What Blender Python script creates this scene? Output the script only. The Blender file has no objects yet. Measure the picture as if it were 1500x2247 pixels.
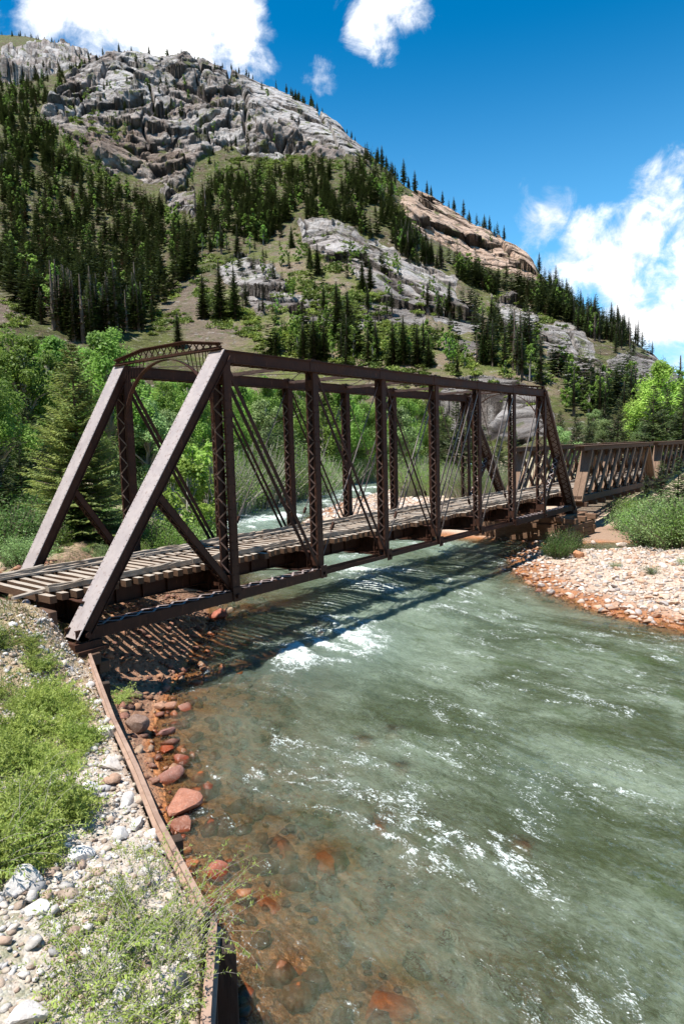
import bpy, math, random
import numpy as np
from mathutils import Vector, Matrix
R = math.radians
sc = bpy.context.scene
col = sc.collection
# ------------------------------------------------------------ camera
FPX = 1465.1
CAM = np.array([-11.561, -18.378, 5.412])
MROT = Matrix.Rotation(-.904, 3, 'Z') @ Matrix.Rotation(1.471, 3, 'X') @ Matrix.Rotation(-.028, 3, 'Z')
cam = bpy.data.cameras.new('camera'); camo = bpy.data.objects.new('camera', cam); col.objects.link(camo)
cam.sensor_width = 36; cam.lens = FPX / 2247 * 36; cam.clip_start = .1; cam.clip_end = 12000
camo.matrix_world = Matrix.Translation(Vector(CAM)) @ MROT.to_4x4()
sc.camera = camo
MR = np.array(MROT)
# ------------------------------------------------------------ light
SUN = Vector((-.34, .11, 1.0)).normalized()
sl = bpy.data.lights.new('sun', 'SUN'); sl.energy = 5.0; sl.angle = R(.5); sl.color = (1, .95, .87)
so = bpy.data.objects.new('sun', sl); col.objects.link(so)
so.rotation_euler = SUN.to_track_quat('Z', 'Y').to_euler()
sc.view_settings.view_transform = 'Standard'; sc.view_settings.look = 'None'
sc.view_settings.gamma = 1; sc.view_settings.use_curve_mapping = False
sc.view_settings.exposure = 0.85

def pxdir(px, py):                      # layout helper: photo pixel -> direction
    d = MR @ np.array([(px - 750) / FPX, -(py - 1123.5) / FPX, -1.0]); return d / np.linalg.norm(d)
def azel(px, py):
    d = pxdir(px, py); return math.atan2(d[0], d[1]), math.atan2(d[2], math.hypot(d[0], d[1]))
def at(px, py, z):
    d = pxdir(px, py); return CAM + d * (z - CAM[2]) / d[2]
def project(x, y, z):
    v = (np.stack([x, y, z], -1) - CAM) @ MR
    w = np.where(-v[..., 2] > .01, -v[..., 2], .01)
    return 750 + FPX * v[..., 0] / w, 1123.5 - FPX * v[..., 1] / w, -v[..., 2]

# ---- world: Nishita sky with clouds
w = bpy.data.worlds.new('World'); sc.world = w; w.use_nodes = True
nt = w.node_tree; nt.nodes.clear()
class NB:
    def __init__(s, nt): s.nt = nt
    def n(s, t, **k):
        nd = s.nt.nodes.new(t)
        for a, b in k.items():
            if a.startswith('i_'):
                key = a[2:]; nd.inputs[int(key) if key.isdigit() else key.replace('_', ' ')].default_value = b
            else: setattr(nd, a, b)
        return nd
    def l(s, a, b): s.nt.links.new(a, b)
    def sock(s, v, inp):
        if isinstance(v, (int, float)): inp.default_value = v
        elif isinstance(v, tuple): inp.default_value = v if len(v) == 4 or inp.type == 'VECTOR' else (*v, 1)
        else: s.l(v, inp)
    def math(s, op, a, b=0, c=None, clamp=False):
        nd = s.n('ShaderNodeMath', operation=op, use_clamp=clamp)
        s.sock(a, nd.inputs[0]); s.sock(b, nd.inputs[1])
        if c is not None: s.sock(c, nd.inputs[2])
        return nd.outputs[0]
    def mix(s, f, a, b, mode='MIX'):
        nd = s.n('ShaderNodeMix', data_type='RGBA', blend_type=mode)
        s.sock(f, nd.inputs[0]); s.sock(a, nd.inputs[6]); s.sock(b, nd.inputs[7]); return nd.outputs[2]
    def ramp(s, v, a, b, lo=0., hi=1., smooth=True):
        nd = s.n('ShaderNodeMapRange', interpolation_type='SMOOTHSTEP' if smooth else 'LINEAR')
        s.sock(v, nd.inputs[0]); s.sock(a, nd.inputs[1]); s.sock(b, nd.inputs[2]); s.sock(lo, nd.inputs[3]); s.sock(hi, nd.inputs[4]); return nd.outputs[0]
    def noise(s, vec, scale, detail=4, rough=.55, dist=0., typ='FBM', out=0):
        nd = s.n('ShaderNodeTexNoise'); nd.noise_type = typ
        nd.inputs['Scale'].default_value = scale; nd.inputs['Detail'].default_value = detail
        nd.inputs['Roughness'].default_value = rough; nd.inputs['Distortion'].default_value = dist
        if vec is not None: s.l(vec, nd.inputs['Vector'])
        return nd.outputs[out]
    def voro(s, vec, scale, feature='F1', out='Distance', rnd=1.):
        nd = s.n('ShaderNodeTexVoronoi', feature=feature); nd.inputs['Scale'].default_value = scale
        nd.inputs['Randomness'].default_value = rnd
        if vec is not None: s.l(vec, nd.inputs['Vector'])
        return nd.outputs[out]
    def mapping(s, vec, scale=(1, 1, 1), rot=(0, 0, 0), loc=(0, 0, 0)):
        nd = s.n('ShaderNodeMapping'); nd.inputs['Scale'].default_value = scale; nd.inputs['Rotation'].default_value = rot
        nd.inputs['Location'].default_value = loc; s.l(vec, nd.inputs['Vector']); return nd.outputs[0]
    def attr(s, name, out='Fac'): return s.n('ShaderNodeAttribute', attribute_name=name).outputs[out]
    def vmath(s, op, a, b, out=0):
        nd = s.n('ShaderNodeVectorMath', operation=op); s.sock(a, nd.inputs[0]); s.sock(b, nd.inputs[1]); return nd.outputs[out]
b = NB(nt)
sky = b.n('ShaderNodeTexSky', sky_type='NISHITA', sun_disc=False)
sky.sun_elevation = math.asin(SUN.z); sky.sun_rotation = math.atan2(SUN.x, SUN.y)
sky.air_density = 1.0; sky.dust_density = .7; sky.ozone_density = 4.0; sky.altitude = 2800
tc = b.n('ShaderNodeTexCoord').outputs['Generated']
hs = b.n('ShaderNodeHueSaturation'); hs.inputs['Saturation'].default_value = 1.42; hs.inputs['Hue'].default_value = .487; hs.inputs['Value'].default_value = 1.12; b.l(sky.outputs[0], hs.inputs['Color'])
sz_ = b.n('ShaderNodeSeparateXYZ'); b.l(tc, sz_.inputs[0])
skycol = b.mix(b.ramp(sz_.outputs[2], .02, .52, .62, 0.), hs.outputs[0], (2.6, 5.6, 8.4))
# clouds: (photo direction, angular radius in px, weight)
CL = [(330, 20, 260, .95), (120, 40, 130, .75), (520, 60, 130, .85), (640, 10, 80, .5), (800, 45, 95, .74), (712, 150, 60, .70), (835, 115, 60, .56), (865, 5, 75, .60), (770, 10, 60, .56), (610, 125, 50, .3),
      (1190, 480, 105, .98), (1290, 530, 130, .95), (1250, 600, 130, .92), (1340, 600, 110, .9), (1160, 500, 60, .8), (1440, 430, 120, .85), (1400, 510, 110, .8), (1420, 720, 190, 1.0), (1330, 680, 90, .6), (1480, 800, 110, .9), (1560, 560, 150, .9), (1240, 440, 60, .7), (1700, 640, 260, 1.), (-150, 60, 200, .9), (1900, 300, 200, .8), (2300, 500, 400, .7)]
CL += [(780, 100, 45, .45), (560, 110, 60, .45), (1130, 420, 70, .45), (1500, 390, 80, .6), (1230, 620, 120, .6), (200, 70, 150, .75), (450, 90, 140, .65), (740, 10, 60, .45)]
acc = None
for (px, py, rr, wt) in CL:
    d = pxdir(px, py)
    dt = b.vmath('DISTANCE', tc, tuple(d), 'Value')
    m = b.ramp(dt, 0., rr / FPX * 1.45 * math.cos(math.atan(math.hypot(px - 750, py - 1123) / FPX)) , wt, 0.)
    acc = m if acc is None else b.math('MAXIMUM', acc, m)
nz = b.noise(b.mapping(tc, (1, 1, 1.5)), 4.2, 9, .60, .35)
nz2 = b.noise(tc, 19, 8, .66, .5)
dens = b.math('ADD', b.math('MULTIPLY', b.math('SUBTRACT', nz, .5), 2.6), b.math('MULTIPLY', b.math('SUBTRACT', nz2, .5), 1.25))
dens = b.math('ADD', dens, b.math('SUBTRACT', b.math('MULTIPLY', acc, 1.28), .66))
# faint wisps elsewhere
cf = b.ramp(dens, -.16, .50)
shade = b.ramp(b.math('ADD', dens, b.math('MULTIPLY', b.math('SUBTRACT', b.noise(tc, 13, 7, .65), .5), 2.2)), -.1, .6)
ccol = b.mix(shade, (5.0, 5.5, 6.3), (8.4, 8.4, 8.5))
skyc = b.mix(cf, skycol, ccol)
bg = b.n('ShaderNodeBackground'); bg.inputs['Strength'].default_value = .10; b.l(skyc, bg.inputs['Color'])
wo = b.n('ShaderNodeOutputWorld'); b.l(bg.outputs[0], wo.inputs[0])

# ------------------------------------------------------------ numpy noise
def _h(ix, iy, iz, seed):
    h = (ix.astype(np.int64) * 374761393 + iy.astype(np.int64) * 668265263 + iz.astype(np.int64) * 2147483647 + seed * 1274126177) & 0xffffffff
    h = ((h ^ (h >> 13)) * 1274126177) & 0xffffffff
    h = ((h ^ (h >> 16)) * 2246822519) & 0xffffffff
    return ((h ^ (h >> 13)) & 0xffff).astype(np.float64) / 65535.0
def vn(x, y, z, seed=0):
    ix, iy, iz = np.floor(x), np.floor(y), np.floor(z)
    fx, fy, fz = x - ix, y - iy, z - iz
    fx = fx * fx * (3 - 2 * fx); fy = fy * fy * (3 - 2 * fy); fz = fz * fz * (3 - 2 * fz)
    r = 0
    for a in (0, 1):
        for c in (0, 1):
            for e in (0, 1):
                r = r + _h(ix + a, iy + c, iz + e, seed) * (fx if a else 1 - fx) * (fy if c else 1 - fy) * (fz if e else 1 - fz)
    return r * 2 - 1
def vn2(x, y, seed=0):
    ix, iy = np.floor(x), np.floor(y)
    fx, fy = x - ix, y - iy
    fx = fx * fx * (3 - 2 * fx); fy = fy * fy * (3 - 2 * fy); z = ix * 0
    r = 0
    for a in (0, 1):
        for c in (0, 1):
            r = r + _h(ix + a, iy + c, z, seed) * (fx if a else 1 - fx) * (fy if c else 1 - fy)
    return r * 2 - 1
def fbm2(x, y, o=5, seed=0, g=.5, ridged=False):
    x = np.asarray(x, float); y = np.asarray(y, float)
    r = 0; a = 1; t = 0
    for k in range(o):
        n = vn2(x * 2 ** k * 1.03 + k * 17.3, y * 2 ** k * .98 - k * 9.1, seed + k)
        r = r + a * ((1 - 2 * np.abs(n)) if ridged else n); t += a; a *= g
    return r / t
def fbm3(x, y, z, o=5, seed=0, g=.5, ridged=False):
    r = 0; a = 1; t = 0
    for k in range(o):
        s = 2 ** k
        n = vn(x * s + k * 17.3, y * s - k * 9.1, z * s + k * 3.3, seed + k)
        r = r + a * ((1 - 2 * np.abs(n)) if ridged else n); t += a; a *= g
    return r / t
def sstep(a, b_, x):
    t = np.clip((x - a) / (b_ - a), 0, 1); return t * t * (3 - 2 * t)
def inpoly(P, x, y):
    r = np.zeros(x.shape, bool); n = len(P)
    for i in range(n):
        x1, y1 = P[i]; x2, y2 = P[(i + 1) % n]
        if y1 == y2: continue
        c = ((y1 > y) != (y2 > y)) & (x < (x2 - x1) * (y - y1) / (y2 - y1) + x1); r ^= c
    return r
def segdist(P, x, y, closed=True):
    d = np.full(x.shape, 1e9); n = len(P)
    for i in range(n if closed else n - 1):
        x1, y1 = P[i]; x2, y2 = P[(i + 1) % n]
        dx, dy = x2 - x1, y2 - y1; L = dx * dx + dy * dy
        t = np.clip(((x - x1) * dx + (y - y1) * dy) / L, 0, 1)
        d = np.minimum(d, np.hypot(x - x1 - t * dx, y - y1 - t * dy))
    return d
def sdf(P, x, y):                        # + outside
    d = segdist(P, x, y); return np.where(inpoly(P, x, y), -d, d)

# ------------------------------------------------------------ materials
def newmat(name):
    m = bpy.data.materials.new(name); m.use_nodes = True; m.node_tree.nodes.clear()
    bb = NB(m.node_tree); out = bb.n('ShaderNodeOutputMaterial'); return m, bb, out
def prin(bb, colr, rough=.7, spec=.5, metal=0, normal=None, **k):
    p = bb.n('ShaderNodeBsdfPrincipled'); bb.sock(colr, p.inputs['Base Color']); bb.sock(rough, p.inputs['Roughness'])
    bb.sock(spec, p.inputs['Specular IOR Level']); bb.sock(metal, p.inputs['Metallic'])
    if normal is not None: bb.l(normal, p.inputs['Normal'])
    return p
def bump(bb, h, dist=.02, strength=1., normal=None):
    n = bb.n('ShaderNodeBump'); n.inputs['Strength'].default_value = strength; n.inputs['Distance'].default_value = dist
    bb.l(h, n.inputs['Height'])
    if normal is not None: bb.l(normal, n.inputs['Normal'])
    return n.outputs[0]
def geo(bb): return bb.n('ShaderNodeNewGeometry').outputs['Position']
def objc(bb): return bb.n('ShaderNodeTexCoord').outputs['Object']

def mat_iron(name, c1, c2, rough=.5, spec=.5):
    m, bb, out = newmat(name); p = geo(bb)
    n1 = bb.noise(p, 1.6, 6, .65); n2 = bb.noise(bb.mapping(p, (3, 3, .8)), 3, 5, .7)
    c = bb.mix(bb.ramp(n1, .35, .65), c1, c2)
    c = bb.mix(bb.ramp(n2, .56, .74), c, (.14, .062, .036))
    c = bb.mix(bb.ramp(bb.noise(p, 9, 4, .7), .6, .8, 0, .5), c, (.03, .02, .02))
    fine = bb.noise(p, 40, 4, .7)
    rg = bb.math('ADD', rough, bb.math('MULTIPLY', bb.math('SUBTRACT', n1, .5), .5))
    bb.l(prin(bb, c, rg, spec, 0, bump(bb, fine, .006, .6)).outputs[0], out.inputs[0]); return m
def mat_wood(name, c1, c2, c3, axis_scale=(1, 1, 1), sc_=6, rough=.85, side=None):
    m, bb, out = newmat(name)
    tcn = bb.n('ShaderNodeTexCoord'); p = tcn.outputs['Object']
    q = bb.mapping(p, axis_scale)
    g1 = bb.noise(q, sc_, 6, .7, .4); g2 = bb.noise(q, sc_ * 3.3, 4, .7)
    rnd = bb.noise(geo(bb), 1.3, 2, .5)
    c = bb.mix(bb.ramp(g1, .3, .7), c1, c2)
    c = bb.mix(bb.ramp(rnd, .35, .65, 0, .8), c, c3)
    c = bb.mix(bb.ramp(g2, .58, .68, 0, .75), c, tuple(v * .25 for v in c1))
    hgt = bb.math('ADD', g1, bb.math('MULTIPLY', g2, .6))
    if side:                             # sides coloured darker to stand in for shade, bleached top
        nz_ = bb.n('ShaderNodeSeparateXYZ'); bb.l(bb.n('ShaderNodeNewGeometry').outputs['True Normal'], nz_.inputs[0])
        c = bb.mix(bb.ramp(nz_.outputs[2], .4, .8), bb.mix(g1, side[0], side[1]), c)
    bb.l(prin(bb, c, rough, .25, 0, bump(bb, hgt, .02, .8)).outputs[0], out.inputs[0]); return m
def mat_leaf(name, c1, c2, c3=None, trans=.35, scale=.9, rough=.55):
    m, bb, out = newmat(name)
    oi = bb.n('ShaderNodeObjectInfo').outputs['Random']
    tcg = geo(bb)
    n1 = bb.noise(tcg, scale, 4, .6)
    n3 = bb.noise(tcg, scale * 9, 2, .5)
    c = bb.mix(bb.ramp(n1, .35, .65), c1, c2)
    c = bb.mix(bb.ramp(n3, .45, .7, 0, .6), c, c3 or c2)
    hs_ = bb.n('ShaderNodeHueSaturation'); bb.l(c, hs_.inputs['Color'])
    bb.sock(bb.ramp(oi, 0, 1, .485, .515, False), hs_.inputs['Hue']); bb.sock(bb.math('MULTIPLY', bb.ramp(oi, 0, 1, .75, 1.28, False), bb.ramp(bb.noise(tcg, .13, 2, .5), .3, .7, .62, 1.45)), hs_.inputs['Value'])
    p = prin(bb, hs_.outputs[0], rough, .3)
    t = bb.n('ShaderNodeBsdfTranslucent'); bb.l(hs_.outputs[0], t.inputs[0])
    mx = bb.n('ShaderNodeMixShader'); mx.inputs[0].default_value = trans
    bb.l(p.outputs[0], mx.inputs[1]); bb.l(t.outputs[0], mx.inputs[2]); bb.l(mx.outputs[0], out.inputs[0]); return m
def mat_plain(name, c1, c2, sc_=3, rough=.9, dist=.02, spec=.3):
    m, bb, out = newmat(name); p = objc(bb)
    n = bb.noise(p, sc_, 6, .65)
    bb.l(prin(bb, bb.mix(bb.ramp(n, .3, .7), c1, c2), rough, spec, 0, bump(bb, n, dist)).outputs[0], out.inputs[0]); return m
def mat_stone(name, rough=.8, spec=.3, use='Col'):
    m, bb, out = newmat(name); p = geo(bb)
    base = bb.attr('Col', 'Color') if use == 'Col' else bb.n('ShaderNodeObjectInfo').outputs['Color']
    n = bb.noise(p, 7, 5, .7); n2 = bb.noise(p, 30, 4, .7)
    c = bb.mix(bb.ramp(n, .3, .7, 0, .6), base, bb.mix(1., base, (.45, .4, .38), 'MULTIPLY'))
    c = bb.mix(bb.ramp(n2, .5, .75, 0, .35), c, (.6, .55, .5))
    # stones below the waterline are wet and rusty
    z = bb.n('ShaderNodeSeparateXYZ'); bb.l(p, z.inputs[0])
    wet = bb.ramp(bb.math('ADD', z.outputs[2], bb.math('MULTIPLY', n, .12)), -2.42, -2.28, 1., 0.)
    c = bb.mix(wet, c, bb.mix(1., c, (.62, .36, .22), 'MULTIPLY'))
    rg = bb.ramp(wet, 0, 1, rough, .18)
    bb.l(prin(bb, c, rg, spec, 0, bump(bb, bb.math('ADD', n, bb.math('MULTIPLY', n2, .4)), .03, .7)).outputs[0], out.inputs[0]); return m

M = {}
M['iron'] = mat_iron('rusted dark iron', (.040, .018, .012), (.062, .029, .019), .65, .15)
M['plate'] = mat_iron('sunlit rusted iron plate', (.31, .27, .265), (.36, .315, .305), .42, .5)  # same iron as the members, colour lightened for sun on the cover plates
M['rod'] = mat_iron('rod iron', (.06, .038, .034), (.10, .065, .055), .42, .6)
M['lit'] = mat_iron('sunlit lacing iron', (.26, .21, .20), (.34, .27, .25), .5, .5)  # paler copy of the iron, sunlight on the lacing bars put into the colour
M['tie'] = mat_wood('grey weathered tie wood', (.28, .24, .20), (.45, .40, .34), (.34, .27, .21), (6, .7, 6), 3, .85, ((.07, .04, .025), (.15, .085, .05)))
M['plank'] = mat_wood('weathered long timber', (.22, .185, .15), (.38, .33, .28), (.27, .21, .16), (.5, 6, 6), 3)
M['batter'] = mat_wood('pale brown timber', (.14, .09, .06), (.26, .17, .118), (.18, .115, .078), (3, 5, .6), 3)
M['darktimber'] = mat_wood('dark brown timber', (.075, .045, .03), (.13, .075, .05), (.10, .06, .04), (.6, 5, 5), 3)
M['log'] = mat_wood('crib timber', (.14, .085, .055), (.25, .155, .10), (.18, .10, .06), (5, .6, 5), 3)
M['post'] = mat_wood('blackened post', (.03, .022, .018), (.06, .045, .035), (.05, .03, .02), (5, 5, .6), 3)
M['rail'] = mat_iron('rusty rail', (.24, .155, .115), (.33, .225, .17), .6, .3)
M['bark'] = mat_plain('bark', (.09, .065, .05), (.2, .16, .13), 4, .9)
M['birch'] = mat_plain('pale bark', (.22, .2, .17), (.4, .37, .32), 4, .9)
M['needle'] = mat_leaf('dark needles', (.030, .052, .016), (.068, .096, .026), (.095, .12, .034), .12, .5)
M['needle_near'] = mat_leaf('spruce needles', (.11, .16, .045), (.21, .25, .065), (.32, .31, .09), .40, 1.2)
M['needle_dead'] = mat_leaf('dead needles', (.07, .032, .022), (.11, .055, .035), (.09, .05, .035), .1, .5)
M['needle_grey'] = mat_leaf('bare grey twigs', (.05, .04, .035), (.08, .062, .055), (.06, .05, .04), .1, .5)
M['leaf'] = mat_leaf('bright aspen leaves', (.13, .24, .04), (.22, .36, .07), (.29, .43, .10), .55, .6)
M['leaf_lime'] = mat_leaf('lime leaves', (.20, .33, .05), (.30, .44, .08), (.36, .48, .12), .45, .6)
M['leaf_pale'] = mat_leaf('pale willow leaves', (.13, .21, .065), (.24, .34, .13), (.30, .40, .18), .4, .8)
M['leaf_dark'] = mat_leaf('dark shrub leaves', (.035, .07, .016), (.07, .13, .028), (.10, .16, .04), .4, .8)
M['leaf_fore'] = mat_leaf('foreground leaves', (.17, .25, .04), (.31, .38, .08), (.42, .46, .17), .4, 2)
M['brush'] = mat_leaf('slope brush', (.09, .14, .028), (.20, .26, .05), (.26, .29, .07), .3, .05)
M['straw'] = mat_leaf('dry grass', (.32, .25, .12), (.45, .36, .18), (.28, .28, .1), .3, 1)
M['stone'] = mat_stone('loose stone', use='Col')
M['stone_o'] = mat_stone('boulder stone', use='obj')

# ------------------------------------------------------------ tags and mesh helpers
def tag(o, label=None, cat=None, group=None, kind=None):
    if label: o['label'] = label
    if cat: o['category'] = cat
    if group: o['group'] = group
    if kind: o['kind'] = kind
    return o
def empty(name, loc=(0, 0, 0), rz=0):
    o = bpy.data.objects.new(name, None); o.location = loc; o.rotation_euler = (0, 0, rz); o.empty_display_size = .3
    col.objects.link(o); return o
def mesh_np(name, V, Fs, mats, smooth=False, matidx=None, attrs=None, colattr=None):
    """V (n,3); Fs list of (m,k) int arrays"""
    me = bpy.data.meshes.new(name)
    V = np.asarray(V, np.float32); me.vertices.add(len(V)); me.vertices.foreach_set('co', V.ravel())
    loops = np.concatenate([f.ravel() for f in Fs]).astype(np.int32)
    tot = np.concatenate([np.full(len(f), f.shape[1], np.int32) for f in Fs])
    st = np.concatenate([[0], np.cumsum(tot)[:-1]]).astype(np.int32)
    me.loops.add(len(loops)); me.loops.foreach_set('vertex_index', loops)
    me.polygons.add(len(tot)); me.polygons.foreach_set('loop_start', st); me.polygons.foreach_set('loop_total', tot)
    if smooth: me.polygons.foreach_set('use_smooth', np.ones(len(tot), bool))
    for m in (mats if isinstance(mats, (list, tuple)) else [mats]): me.materials.append(m)
    if matidx is not None: me.polygons.foreach_set('material_index', np.asarray(matidx, np.int32))
    me.update(calc_edges=True)
    for k, v in (attrs or {}).items():
        a = me.attributes.new(k, 'FLOAT', 'POINT'); a.data.foreach_set('value', np.asarray(v, np.float32).ravel())
    if colattr is not None:
        a = me.attributes.new('Col', 'FLOAT_COLOR', 'POINT')
        c = np.ones((len(V), 4), np.float32); c[:, :3] = colattr; a.data.foreach_set('color', c.ravel())
    return me
def addo(name, me, parent=None, loc=None, rz=0, s=None):
    o = bpy.data.objects.new(name, me); col.objects.link(o)
    if parent: o.parent = parent
    if loc is not None: o.location = loc
    if rz: o.rotation_euler = (0, 0, rz)
    if s is not None: o.scale = s if isinstance(s, (tuple, list)) else (s, s, s)
    return o
class MB:
    def __init__(s): s.v = []; s.f = []
    def quadbox(s, c8):
        i = len(s.v); s.v += [tuple(map(float, p)) for p in c8]
        s.f += [tuple(i + k for k in q) for q in ((0, 3, 2, 1), (4, 5, 6, 7), (0, 1, 5, 4), (1, 2, 6, 5), (2, 3, 7, 6), (3, 0, 4, 7))]
    def box(s, x0, x1, y0, y1, z0, z1):
        s.quadbox([(x0, y0, z0), (x1, y0, z0), (x1, y1, z0), (x0, y1, z0), (x0, y0, z1), (x1, y0, z1), (x1, y1, z1), (x0, y1, z1)])
    def beam(s, p, q, w_, h_, ref=(0, 1, 0), off=(0, 0)):
        """w_ along ref-ish axis, h_ along the other; off = (along w, along h)"""
        p = Vector(p); q = Vector(q); d = (q - p).normalized(); a = Vector(ref); a = (a - d * a.dot(d)).normalized(); c = d.cross(a)
        o = a * off[0] + c * off[1]
        P = []
        for e in (p, q):
            for (i, j) in ((-1, -1), (1, -1), (1, 1), (-1, 1)): P.append(e + o + a * (w_ / 2 * i) + c * (h_ / 2 * j))
        s.quadbox(P)
    def tube(s, pts, rads, n=6, cap=True):
        pts = [Vector(p) for p in pts]; i0 = len(s.v)
        for k, p in enumerate(pts):
            d = (pts[min(k + 1, len(pts) - 1)] - pts[max(k - 1, 0)]).normalized()
            a = d.orthogonal().normalized(); c = d.cross(a); r = rads[k] if isinstance(rads, (list, tuple)) else rads
            if k == 0: a0 = a
            else: a = (a0 - d * a0.dot(d)).normalized(); c = d.cross(a); a0 = a
            for j in range(n):
                t = 2 * math.pi * j / n; s.v.append(tuple(p + a * (r * math.cos(t)) + c * (r * math.sin(t))))
        for k in range(len(pts) - 1):
            for j in range(n):
                j2 = (j + 1) % n; s.f.append((i0 + k * n + j, i0 + k * n + j2, i0 + (k + 1) * n + j2, i0 + (k + 1) * n + j))
        if cap:
            s.f.append(tuple(i0 + j for j in reversed(range(n)))); e = i0 + (len(pts) - 1) * n; s.f.append(tuple(e + j for j in range(n)))
    def build(s, name, mat, parent=None, smooth=False, bevel=0):
        me = bpy.data.meshes.new(name); me.from_pydata(s.v, [], s.f); me.materials.append(mat); me.update()
        if smooth: me.polygons.foreach_set('use_smooth', [True] * len(me.polygons))
        o = bpy.data.objects.new(name, me); col.objects.link(o)
        if parent: o.parent = parent
        if bevel:
            md = o.modifiers.new('bevel', 'BEVEL'); md.width = bevel; md.segments = 1; md.limit_method = 'ANGLE'
        return o
#@@TERRAIN
# ------------------------------------------------------------ terrain
WZ = -2.5
SUBROCKS = [(862, 1612, 30, 'farthest of the two orange rocks under the water in mid river'), (797, 1632, 30, 'nearer of the two orange rocks under the water in mid river'), (882, 1694, 24, 'dim orange rock under water below the mid river pair'), (832, 1822, 30, 'orange rock under water near the centre of the river'), (712, 1888, 42, 'large orange rock under the shallow water at lower left'), (845, 2205, 55, 'long orange rock under the water at the bottom edge'), (620, 1860, 34, 'brown orange rock under the shallows left of the large one'), (590, 1990, 40, 'rusty rock under the shallows beside the lower shrub'), (640, 2130, 36, 'orange rock under the shallows near the bottom'), (1150, 1865, 36, 'faint orange rock deep in the river right of centre'), (700, 1385, 22, 'orange rock under the rapids near the third panel')]
RIVER = [(-34, -60), (-16, -30), (-9.2, -16.5), (-6.45, -11.7), (-5.0, -9.85), (-3.5, -7.2), (-2.3, -5.5), (-.9, -3.0), (1.8, -.5), (5.2, 2.4), (8.6, 5.5), (14, 12), (20, 20), (27, 28.4), (41.6, 43), (50.3, 49.1),
         (59, 49.8), (79, 63.5), (109, 83.3), (123, 83.1), (150, 84), (152, 70), (128, 66), (101, 56), (84, 45.7), (62.7, 39.2), (48.8, 32.6), (40, 27), (37.5, 20), (37.5, 12), (37.6, 6),
         (38.4, 2.5), (35.4, 1.0), (30.4, .3), (26.1, -1.9), (21.7, -5.6), (19.2, -8.7), (18.2, -10.9), (17.8, -12.8), (18.5, -20), (22, -34), (30, -60)]
RAILPTS = [(-.64, .43), (-2.09, -2.51), (-3.56, -5.5), (-4.64, -7.89), (-5.45, -9.6), (-6.39, -11.87), (-6.84, -12.44), (-7.46, -13.16), (-13, -20.2), (-26, -36), (-46, -60)]
BANK = RAILPTS + [(-90, -60), (-90, 140), (10, 140), (-3.5, 12), (-1.6, 6.2), (-1.0, 3)]
POOL = at(1345, 1201, -2.5)
CX, CY = CAM[0], CAM[1]
# mountain: per layer, photo columns (px, py, range)
COLS = [-500, -200, 0, 150, 300, 450, 600, 750, 840, 900, 1050, 1150, 1200, 1300, 1450, 1500, 1700, 2100]
L2Y = [720, 715, 705, 715, 730, 742, 745, 748, 755, 765, 790, 800, 820, 850, 880, 890, 930, 950]
L2R = [230, 240, 255, 260, 262, 262, 258, 250, 245, 240, 230, 225, 220, 215, 205, 205, 205, 205]
L3Y = [560, 565, 580, 600, 622, 585, 548, 502, 535, 578, 672, 722, 750, 800, 850, 862, 905, 940]
L3R = [410, 415, 420, 415, 395, 380, 400, 420, 425, 410, 375, 345, 320, 295, 265, 260, 255, 255]
L5Y = [350, 345, 340, 380, 405, 385, 372, 350, 400, 475, 585, 640, 690, 762, 826, 846, 900, 935]
L5R = [740, 740, 750, 770, 790, 780, 760, 730, 670, 600, 585, 550, 470, 400, 330, 320, 310, 310]
L7Y = [240, 225, 215, 175, 113, 118, 183, 272, 358, 410, 482, 548, 628, 708, 792, 838, 895, 930]
L7R = [1080, 1090, 1100, 1120, 1150, 1150, 1080, 990, 900, 850, 790, 730, 640, 540, 430, 410, 390, 390]
def zof(px, py, r): a, e = azel(px, py); return a, CAM[2] + r * math.tan(e)
AZK = np.array([azel(c, 700)[0] for c in COLS])
def layer(Y, Rr): return np.array([zof(c, y, r)[1] for c, y, r in zip(COLS, Y, Rr)]), np.array(Rr, float)
z2, r2 = layer(L2Y, L2R); z3, r3 = layer(L3Y, L3R); z5, r5 = layer(L5Y, L5R); z7, r7 = layer(L7Y, L7R)
rf = np.clip(r2 - 75, 95, 190); zf = np.full(len(COLS), 1.0)
r4 = r3 * 1.13; z4 = z3 + 2
r6 = r5 * .48 + r7 * .52; z6 = z5 * .42 + z7 * .58
r8 = r7 * 1.14; z8 = z7 * .97
BY1 = [150, 148, 150, 150, 170, 210]; BY2 = [78, 76, 76, 84, 135, 200]
BC = [-500, -200, 0, 130, 260, 400]
r9 = np.full(len(COLS), 1450.); r10 = np.full(len(COLS), 1900.); r11 = np.full(len(COLS), 3200.)
z9 = np.array([zof(c, np.interp(c, BC, BY1), 1450)[1] if c < 450 else z * .82 for c, z in zip(COLS, z7)])
z10 = np.array([zof(c, np.interp(c, BC, BY2), 1900)[1] if c < 450 else z * .62 for c, z in zip(COLS, z7)])
z11 = z10 * .6
LR = np.array([rf, r2, r3, r4, r5, r6, r7, r8, r9, r10, r11]); LZ = np.array([zf, z2, z3, z4, z5, z6, z7, z8, z9, z10, z11])
def mount_base(az, r):
    # smooth interpolation in az of layers, linear in r
    def itp(T):
        # catmull-like smooth: average of shifted linear interpolations
        return sum(np.interp(az + d, AZK, T) for d in (-.012, 0, .012)) / 3
    Rk = [itp(t) for t in LR]; Zk = [itp(t) for t in LZ]
    z = np.where(r < Rk[0], 1.0, 0.); z = np.ones_like(r) * 1.0
    for k in range(len(Rk) - 1):
        t = (r - Rk[k]) / (Rk[k + 1] - Rk[k]); m = (t >= 0) & (t < 1)
        z = np.where(m, Zk[k] + (Zk[k + 1] - Zk[k]) * t, z)
    return np.where(r >= Rk[-1], Zk[-1], z)
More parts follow.
